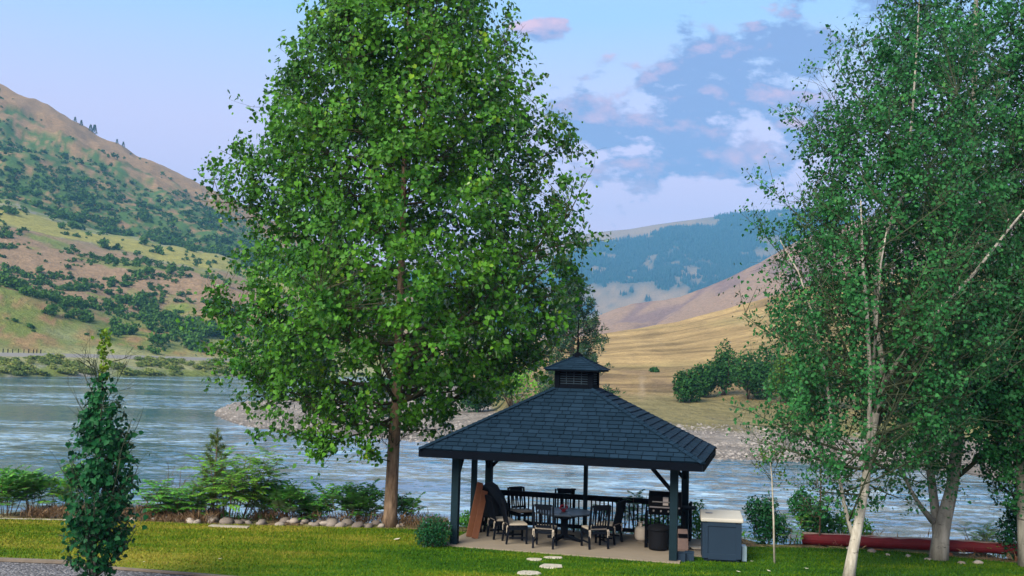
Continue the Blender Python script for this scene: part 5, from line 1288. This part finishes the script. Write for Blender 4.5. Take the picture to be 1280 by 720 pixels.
def bag():
    root = empty('charcoal_bag', (0, 0, 0)); face(root, 853, 688, -.1); tag(root, 'pinkish printed paper bag behind the front right post', 'bag')
    mb = MB(); vs = []
    for z, w, d in ((0, .13, .07), (.05, .145, .085), (.25, .14, .08), (.42, .13, .06), (.50, .125, .015), (.54, .12, .008)): vs += [(-w, -d, z), (w, -d, z), (w, d, z), (-w, d, z)]
    fs = [(i * 4 + j, i * 4 + (j + 1) % 4, i * 4 + 4 + (j + 1) % 4, i * 4 + 4 + j) for i in range(5) for j in range(4)] + [(3, 2, 1, 0), (20, 21, 22, 23)]
    mb.add(vs, fs); mb.build('bag_body', MT['bag'], root, bevel=.012)
    mb = MB(); mb.box((0, -.088, .38), (.24, .012, .10), Matrix.Rotation(-.12, 3, 'X')); mb.build('dark_panel', MT['black'], root)
bag()
for i, (a, b, s, lab) in enumerate([(852.5, 702.5, .19, 'small blue bin against the front right post'), (863, 702, .20, 'small blue bin on the right of its twin')]):
    root = empty('blue_bin'); face(root, a, b, -GYAW * .5, 0); root.location.y += .12; tag(root, lab, 'bin', 'small blue bins by the front right post')
    mb = MB(); h = .20; t_ = .012
    for c, d in (((0, -s / 2, h / 2), (s, t_, h)), ((0, s / 2, h / 2), (s, t_, h)), ((-s / 2 + .006, 0, h / 2), (t_, s - .014, h)), ((s / 2 - .006, 0, h / 2), (t_, s - .014, h)), ((0, 0, .01), (s - .03, s - .014, .02))): mb.box(c, d)
    mb.build('bin_body', MT['blue'], root); mb = MB(); mb.box((0, 0, h + .008), (s + .02, s + .03, .014)); mb.build('lid', MT['blue'], root, bevel=.004)
# tall folded board by back right post
mb = MB(); mb.box((0, 0, .55), (.06, .42, 1.0)); mb.box((.035, 0, 1.0), (.012, .40, .06)); mb.box((.035, 0, .15), (.012, .40, .06)); o = mb.build('folded_board', MT['black'], bevel=.006)
o.location = gp(W2_ + .16, GD - .45, .03); o.rotation_euler = (0, 0, -GYAW); tag(o, 'tall narrow dark board standing right of the back right post', 'board')
g = gnd(872, 687, .035); mb = MB(); mb.box((0, 0, .05), (.42, .34, .025), Matrix.Rotation(.06, 3, 'Y')); mb.box((0, 0, .018), (.3, .24, .035)); o = mb.build('flat_board', MT['paleboard'], bevel=.004); o.location = (g.x, g.y, .035); o.rotation_euler = (0, 0, .25); tag(o, 'pale flat board lying on the patio left of the blue cabinet', 'board')
# cabinet with a white lid
def cabinet():
    g = gnd(904, 703); root = empty('outdoor_cabinet', (g.x, g.y + .28, 0), -.13); tag(root, 'dark blue panelled outdoor cabinet with a thick white lid', 'cabinet')
    w, d, h = .94, .56, .93
    mb = MB(); mb.box((0, 0, h / 2 + .05), (w, d, h - .06)); mb.box((0, 0, .045), (w - .1, d - .1, .07)); mb.build('cabinet_body', MT['blue'], root, bevel=.006)
    mb = MB(); y = -d / 2 - .010
    for c, s in (((-w / 2 + .07, y, .50), (.13, .024, h - .10)), ((w / 2 - .07, y, .50), (.13, .024, h - .10)), ((0, y, h - .015), (w - .27, .022, .12)), ((0, y, .13), (w - .27, .022, .14))): mb.box(c, s)
    mb.build('panel_frame', MT['blue'], root, bevel=.004)
    mb = MB(); mb.box((w / 2 + .08, .02, .20), (.12, .34, .36)); mb.build('side_bin', MT['clear'], root, bevel=.01)
    lid = MB(); W_, D_ = w + .08, d + .10; z0, z1 = h + .03, h + .12
    vs = [(-W_ / 2, -D_ / 2, z0), (W_ / 2, -D_ / 2, z0), (W_ / 2, D_ / 2, z0), (-W_ / 2, D_ / 2, z0), (-W_ / 2, -D_ / 2, z1), (W_ / 2, -D_ / 2, z1), (W_ / 2 - .02, D_ / 2, z1 + .13), (-W_ / 2 + .02, D_ / 2, z1 + .13)]
    lid.add(vs, [(3, 2, 1, 0), (4, 5, 6, 7), (0, 1, 5, 4), (1, 2, 6, 5), (2, 3, 7, 6), (3, 0, 4, 7)]); l = lid.build('lid', MT['white'], root, bevel=.025)
    mb = MB(); sl = math.atan2(.13, D_); mb.box((-.30, .03, z1 + .13 * .55 + .008), (.17, .07, .012), Matrix.Rotation(sl, 3, 'X')); mb.build('badge', MT['steel'], l)
cabinet()

# ------------------------------------------------------------------ far bank
def leafy_blob_mesh(name, seed, n, mat, lobes=None, size=.34, stem=True):
    rng = np.random.default_rng(seed)
    lobes = lobes or [(rng.uniform(-.45, .45), rng.uniform(-.45, .45), rng.uniform(.45, .9), rng.uniform(.45, .65), rng.uniform(.45, .65), rng.uniform(.4, .6)) for _ in range(4)]
    Lb = np.array(lobes); idx = rng.choice(len(lobes), size=n); u = unit(rng, n); P = Lb[idx, :3] + u * (rng.random(n) ** .4)[:, None] * Lb[idx, 3:6]; P[:, 2] = np.maximum(P[:, 2], 0.03)
    return leaf_mesh(name, P, unit(rng, n), u + unit(rng, n) * .5 + [0, 0, .4], rng.uniform(.7, 1.3, n) * size, MT[mat], rng, np.clip(rng.random(n) * .5 + .25, 0, 1), False, .8)
def conifer_mesh(name, seed, n, mat):
    rng = np.random.default_rng(seed); t = rng.random(n) ** .7; a = rng.uniform(0, 6.28, n); r = (1 - t) * .30 * (0.55 + .45 * rng.random(n)) + .02
    P = np.stack([np.cos(a) * r, np.sin(a) * r, .08 + t * .9], -1); D = np.stack([np.cos(a), np.sin(a), -.25 + 0 * a], -1)
    return leaf_mesh(name, P, D, unit(rng, n) * .4 + [0, 0, 1], rng.uniform(.08, .16, n), MT[mat], rng, None, False, .6)
shrub_me = [leafy_blob_mesh('shrub_leaves', 200 + i, 170, 'scrub', size=.36) for i in range(6)]
coni_me = [conifer_mesh('conifer_leaves', 300 + i, 700, 'scrub') for i in range(3)]

def scatter_hill():
    rng = np.random.default_rng(77); cand = []
    N = 52000
    px = rng.uniform(-140, 420, N); s_ = rng.random(N)
    Y = 285 + (1350 - 285) * s_ ** 1.3; X = (px - 640) / F * Y
    z, who, sB, sC, sD = terrain(X, Y, True)
    cl = fbm(X / 26, Y / 36, 51, 4); cl2 = fbm(X / 9, Y / 13, 99, 3); big = fbm(X / 110, Y / 160, 15, 3)
    dens = np.interp(sB, [1.2, 1.6, 2.6, 3.1, 3.9, 4.1, 4.6, 5.5, 6.2, 6.8, 7.2, 8.0, 8.4, 8.8, 9.2, 9.5, 9.8, 10], [0, 0, .1, 0, 0, .25, .45, .45, .42, .46, .38, .30, .42, .50, .48, .40, .26, .10])
    thr = np.interp(dens, [0, 1], [.78, .28])
    ok = (who == 1) & (cl2 * .40 + cl * .25 + big * .15 + rng.random(N) * .2 > thr) & (sB > 1.1) & (sB < 9.97) & (rng.random(N) < dens * 1.4) & (dens > 0)
    X, Y, z, sB = X[ok], Y[ok], z[ok], sB[ok]
    R_ = np.exp(rng.normal(.30, .40, len(X))) * np.interp(sB, [1, 2, 4, 5, 6.5, 8.5, 10], [.75, .8, 1.25, 1.2, 1.0, 1.7, 1.5])
    R_ = np.minimum(R_, 5)
    app = R_ / Y; rest = []
    # keep a loose spacing for those that read one by one
    order = np.argsort(-app); print('hill shrubs', len(order))
    picked = 0
    for i in order:
        vis = 0 < 640 + X[i] / Y[i] * F < 330
        if picked < 280 and vis and 1.15 < sB[i] < 9.0:
            o = link('hillside_shrub', shrub_me[i % 6]); o.location = (X[i], Y[i], z[i] - .2); o.scale = (R_[i], R_[i], R_[i] * rng.uniform(.8, 1.15)); o.rotation_euler = (0, 0, rng.uniform(0, 6.28))
            if sB[i] < 3: lab, grp = 'low green shrub on the river bank below the far road', 'shrubs below the far road'
            elif sB[i] < 5.2: lab, grp = 'green shrub on the lower left hillside above the road', 'shrubs on the lower slope'
            elif sB[i] < 7: lab, grp = 'dark round shrub on the reddish middle slope', 'shrubs on the reddish slope'
            else: lab, grp = 'green shrub near the yellow bench of the left hill', 'shrubs on the upper slope'
            pxi = 640 + X[i] / Y[i] * F
            where = 'at the left edge' if pxi < 70 else ('above the young columnar tree' if pxi < 165 else ('right of the young columnar tree' if pxi < 240 else 'beside the poplar crown'))
            lab = lab.replace('near the yellow bench of the left hill', 'near the yellow bench')
            sz = 'large' if R_[i] > 2.0 else ('small' if R_[i] < 1.35 else 'middling')
            lab = sz + ' ' + lab.replace('on the lower left hillside ', 'on the slope ') + ' ' + where; tag(o, lab, 'shrub', grp); picked += 1
        else: rest.append(i)
    rest = np.array(rest); bv = []; rn = []
    M_ = [np.zeros(len(me.vertices) * 3, dtype=np.float32) for me in shrub_me]
    for a, me in zip(M_, shrub_me): me.vertices.foreach_get('co', a)
    M_ = [a.reshape(-1, 4, 3) for a in M_]
    for k, i in enumerate(rest):
        q = M_[k % 6]; sel = rng.choice(len(q), 46 if Y[i] > 500 else 80); q = q[sel]; c = q.mean(1, keepdims=True); q = c + (q - c) * 1.55
        bv.append((q * np.array([R_[i], R_[i], R_[i] * .9]) + np.array([X[i], Y[i], z[i] - .2])).reshape(-1, 3)); rn.append(np.repeat(np.clip(rng.random(len(q)) * .4 + rng.random() * .5, 0, 1), 4))
    V = np.concatenate(bv); o = link('hill_scrub', np_mesh('hill_scrub', V, np.arange(len(V)).reshape(-1, 4), MT['scrub'], np.concatenate(rn))); tag(o, 'mass of green scrub covering the slopes of the left hill', 'scrub', kind='stuff')
scatter_hill()
def bank_strip():
    rng = np.random.default_rng(6); N = 900; px = rng.uniform(-60, 400, N); Y = np.array([knotsB(p)[1][0] for p in px]) + rng.random(N) ** 1.3 * 27 + 1.5; X = (px - 640) / F * Y; z = terrain(X, Y)
    keep = fbm(px / 30, Y / 12, 3, 3) > .50; X, Y, z = X[keep], Y[keep], z[keep]
    M_ = []
    for me in shrub_me: a = np.zeros(len(me.vertices) * 3, dtype=np.float32); me.vertices.foreach_get('co', a); M_.append(a.reshape(-1, 4, 3))
    bv, rn = [], []
    for i in range(len(X)):
        q = M_[i % 6]; r = rng.uniform(.6, 1.7); bv.append((q * [r * 1.2, r, r * .8] + [X[i], Y[i], z[i] - .2]).reshape(-1, 3)); rn.append(np.repeat(np.clip(rng.random(len(q)) * .4 + rng.random() * .6, 0, 1), 4))
    V = np.concatenate(bv); o = link('bank_brush', np_mesh('bank_brush', V, np.arange(len(V)).reshape(-1, 4), MT['bankscrub'], np.concatenate(rn))); tag(o, 'tangled brush along the far shore below the road', 'brush', kind='stuff')
bank_strip()
# conifers on the left skyline
def sky_pine(px, py_base, hpx, label, k, group='pines on the skyline of the left hill'):
    # walk the hill's crest: the spot where the terrain in this column stands highest in view
    u = at(px, py_base, 1.0).x; Ys = np.linspace(700, 1700, 500); z = terrain(u * Ys, Ys); el = (z - CH) / Ys; i = int(np.argmax(el)); Y = Ys[i] - 12
    h = hpx / F * Y * .68; o = link('pine_tree', coni_me[k % 3]); o.location = (u * Y, Y, tz(u * Y, Y) - h * .1); o.scale = (h * .9, h * .9, h * 1.1); o.rotation_euler = (0, 0, k); tag(o, label, 'pine', group)
for k, (px, h, lab) in enumerate([(93, 10, 'first skyline pine from the left, just below the hilltop'), (101, 11, 'second skyline pine, close beside the first'), (113, 13, 'skyline pine left of the tallest one'), (118, 17, 'tallest pine on the left skyline'),
                                 (147, 9, 'left one of the small lower pair of skyline pines'), (155, 10, 'right one of the small lower pair of skyline pines')]): sky_pine(px, 165, h, lab, k)
# forest on the far mountain (a mass)
def far_forest():
    rng = np.random.default_rng(5); N = 42000; px = rng.uniform(690, 1090, N); Y = rng.uniform(2750, 4230, N); X = (px - 640) / F * Y; z, who, sB, sC, sD = terrain(X, Y, True)
    nD = fbm(X / 260, Y / 420, 71, 5, 0.6); nE = fbm(X / 60, Y / 110, 77, 4, .6)
    bald = (sD + (nD - .5) * .5 > 3.70) & (X / Y + (nD - .5) * .35 < .145); low = (sD + (nD - .5) * .9 < 3.0) & (nD * .6 + nE * .4 > .50); sp = nD * .45 + nE * .55 > .60
    ok = (who == 3) & ~bald & ~low & ~sp & (sD < 4.02); X, Y, z = X[ok], Y[ok], z[ok]; n = len(X); print('far trees', n)
    h = rng.uniform(9, 20, n); w = h * .24; a = rng.uniform(0, 6.28, n); V = []
    for k in range(3):
        an = a + k * 2.094; V.append(np.stack([X + np.cos(an) * w, Y + np.sin(an) * w, z - 2], -1))
    V.append(np.stack([X, Y, z + h], -1)); V = np.stack(V, 1).reshape(-1, 3); b = np.arange(n)[:, None] * 4
    Q = np.concatenate([b + np.array([[0, 1, 3]]), b + np.array([[1, 2, 3]]), b + np.array([[2, 0, 3]])], 0)
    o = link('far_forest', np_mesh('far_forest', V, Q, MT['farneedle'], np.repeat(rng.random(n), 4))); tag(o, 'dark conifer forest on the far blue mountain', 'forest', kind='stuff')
far_forest()

# far road with its guard posts
def far_road():
    xs = np.linspace(-420, 420, 120); cols = []
    V = []
    for px in xs:
        L_ = knotsB(px); Y, z = L_[3]
        for k in (-1.0, 4.5):
            yy = Y + k; V.append(((px - 640) / F * yy, yy, z + 0.75))
        
    V2 = V; mb = MB(); n = len(xs); mb.add(V2, [(2 * i, 2 * i + 2, 2 * i + 3, 2 * i + 1) for i in range(n - 1)]); 
    # embankment skirt
    W = [(a[0] * (1 - 3 / a[1]), a[1] - 3, a[2] - 2.4) for a in V[::2]]; o = len(mb.v); mb.add(W, []); mb.f += [(o + i, o + i + 1, 2 * i + 2, 2 * i) for i in range(n - 1)]; mb.c = mb.c[:len(mb.v)]
    struct(mb.build('far_road', MT['road']))
    k = 0; rd = random.Random(1)
    for px in (3, 8, 14, 20, 27, 34, 40, 46, 50, 55):
        L_ = knotsB(px); Y, z = L_[3]; Y -= .6; m = MB(); m.box((0, 0, .5), (.22, .22, 1.2)); m.box((0, 0, 1.13), (.26, .26, .10)); o = m.build('guard_post', MT['chair']); o.location = ((px - 640) / F * Y, Y, z + .7); o.rotation_euler = (0, 0, rd.random())
        tag(o, 'small dark guard post along the far road at left', 'post', 'guard posts along the far road')
far_road()

# bushes in the dry field, right
def field_bush(px, py, wpx, hpx, label, seed, mat='fieldbush', n=2600, Yg=None):
    # find where the ray meets the ground
    d = ray(px, py); Y = 60.0
    while Y < 900:
        p = Vector((0, 0, CH)) + d * (Y / d.y)
        if tz(p.x, p.y) > p.z: break
        Y *= 1.01
    R_ = wpx / F * Y / 2 * 1.25; H_ = hpx / F * Y * 1.08; rng = np.random.default_rng(seed)
    lobes = []
    for k in range(7):
        a = rng.uniform(0, 6.28); r = R_ * .5 * math.sqrt(rng.random()); lobes.append((math.cos(a) * r, math.sin(a) * r, H_ * rng.uniform(.28, .64), R_ * rng.uniform(.35, .55), R_ * rng.uniform(.35, .55), H_ * rng.uniform(.26, .38)))
    return blob_bush('field_tree', (p.x, p.y, tz(p.x, p.y) - .1), lobes, n, max(.28, Y * .0026), mat, seed, label, 'tree', 'trees in the dry field across the river', aspect=.8, core=.5)
field_bush(858, 504, 34, 40, 'small leftmost bushy tree of the field clump, separate and low', 61)
field_bush(880, 497, 36, 42, 'second bushy tree from the left in the field clump', 62)
field_bush(905, 494, 46, 66, 'tall pale-topped tree rising left in the field clump', 63)
field_bush(935, 500, 64, 58, 'broad dark tree in the middle of the field clump', 64, n=3600)
field_bush(962, 492, 50, 60, 'dark tree at the back right of the field clump', 65)
field_bush(985, 505, 60, 66, 'yellowing broad tree in the field clump left of the aspen', 66, 'yel', 3400)
field_bush(1030, 512, 80, 80, 'green tree of the far bank mostly hidden by the aspen', 67, 'yel', 3400)
field_bush(1120, 520, 90, 80, 'green tree of the far bank seen through the aspen crown', 68)
field_bush(1240, 530, 90, 80, 'green tree of the far bank at the far right', 69)
field_bush(819, 466, 12, 6, 'tiny round shrub alone in the dry field', 70, n=300)
field_bush(640, 508, 80, 66, 'bright green tree on the bar behind the gazebo roof', 71, 'lime', 3200)
field_bush(600, 515, 60, 40, 'low green tree behind the poplar crown on the far bank', 72)
# ponderosa behind the cupola
def far_pine():
    Y = 92.0; px = 716; u = (px - 640) / F; x = u * Y; z0 = tz(x, Y); top = at(px, 350, Y).z; h = top - z0; rng = np.random.default_rng(9); mb = MB(); P, D = [], []
    mb.tube([Vector((0, 0, -.3)), Vector((.1, 0, h * .5)), Vector((0, 0, h))], [.32, .22, .05], 8, True)
    for i in range(58):
        z = h * (.22 + .76 * i / 58); az = i * 2.4 + rng.normal(0, .3); L_ = (4.4 * (1 - (z / h)) ** .6 + .5) * rng.uniform(.6, 1.1)
        e = np.array((math.cos(az) * L_, math.sin(az) * L_, z + L_ * .18)); q0 = np.array((0, 0, z)); lp = bez(q0, (q0 + e) / 2 + [0, 0, -.2 * L_ * .5], e, 6); mb.tube([Vector(p) for p in lp], list(np.linspace(.07, .02, 6)), 4)
        for j in range(9):
            t = rng.uniform(.35, 1); k = min(int(t * 5), 4); c = lp[k] + (lp[k + 1] - lp[k]) * (t * 5 - k) + rng.normal(0, .28, 3); m = 26; P.append(c + rng.normal(0, .16, (m, 3))); D.append(unit(rng, m) + [0, 0, .5])
    P = np.concatenate(P); root = empty('pine_tree', (x, Y, z0)); tag(root, 'tall dark pine behind the gazebo cupola across the river', 'pine'); mb.build('trunk', MT['stem'], root, smooth=True)
    link('crown', leaf_mesh('crown', P, np.concatenate(D), unit(rng, len(P)), rng.uniform(.25, .45, len(P)), MT['needle'], rng, None, False, .3), root)
far_pine()

# stones of the gravel bar: a mass
def bar_stones():
    rng = np.random.default_rng(15); N = 60000; px = rng.uniform(270, 1120, N); py = rng.uniform(496, 590, N); Y = 7.3 * F / (py - (450.5 + .0265 * (px - 640))); X = (px - 640) / F * Y
    z, who, sB, sC, sD = terrain(X, Y, True); ok = (who == 2) & (z > ZW - .05) & (z < -1.6) & (fbm(X / 4, Y / 6, 31, 3) > .42); X, Y, z = X[ok], Y[ok], z[ok]; n = len(X)
    s = np.exp(rng.normal(-2.35, .45, n)); u = np.array([[1, 0, 0], [0, 1, 0], [-1, 0, 0], [0, -1, 0], [0, 0, .7]]); V = (np.stack([X, Y, z - .02], -1)[:, None, :] + u[None] * s[:, None, None] * rng.uniform(.7, 1.3, (n, 5, 3))).reshape(-1, 3); b = np.arange(n)[:, None] * 5
    Q = np.concatenate([b + np.array([[i, (i + 1) % 4, 4]]) for i in range(4)], 0); o = link('bar_stones', np_mesh('bar_stones', V, Q, MT['barstone'], np.repeat(rng.random(n), 5))); tag(o, 'pale stones covering the gravel bar across the river', 'stones', kind='stuff')
bar_stones()

# ------------------------------------------------------------------ haze
mb = MB(); mb.box((0, 3400, 540), (9000, 7800, 1170)); hz_ = None
m, t, out = new_mat('haze_air'); v = t.node('ShaderNodeVolumePrincipled', ins={'Color': (0.20, 0.56, 1.0, 1), 'Density': 0.00018, 'Anisotropy': 0.0}); t.l.new(v.outputs[0], out.inputs['Volume'])
o = mb.build('haze', m); tag(o, 'thin evening haze over the valley', 'haze', kind='stuff')
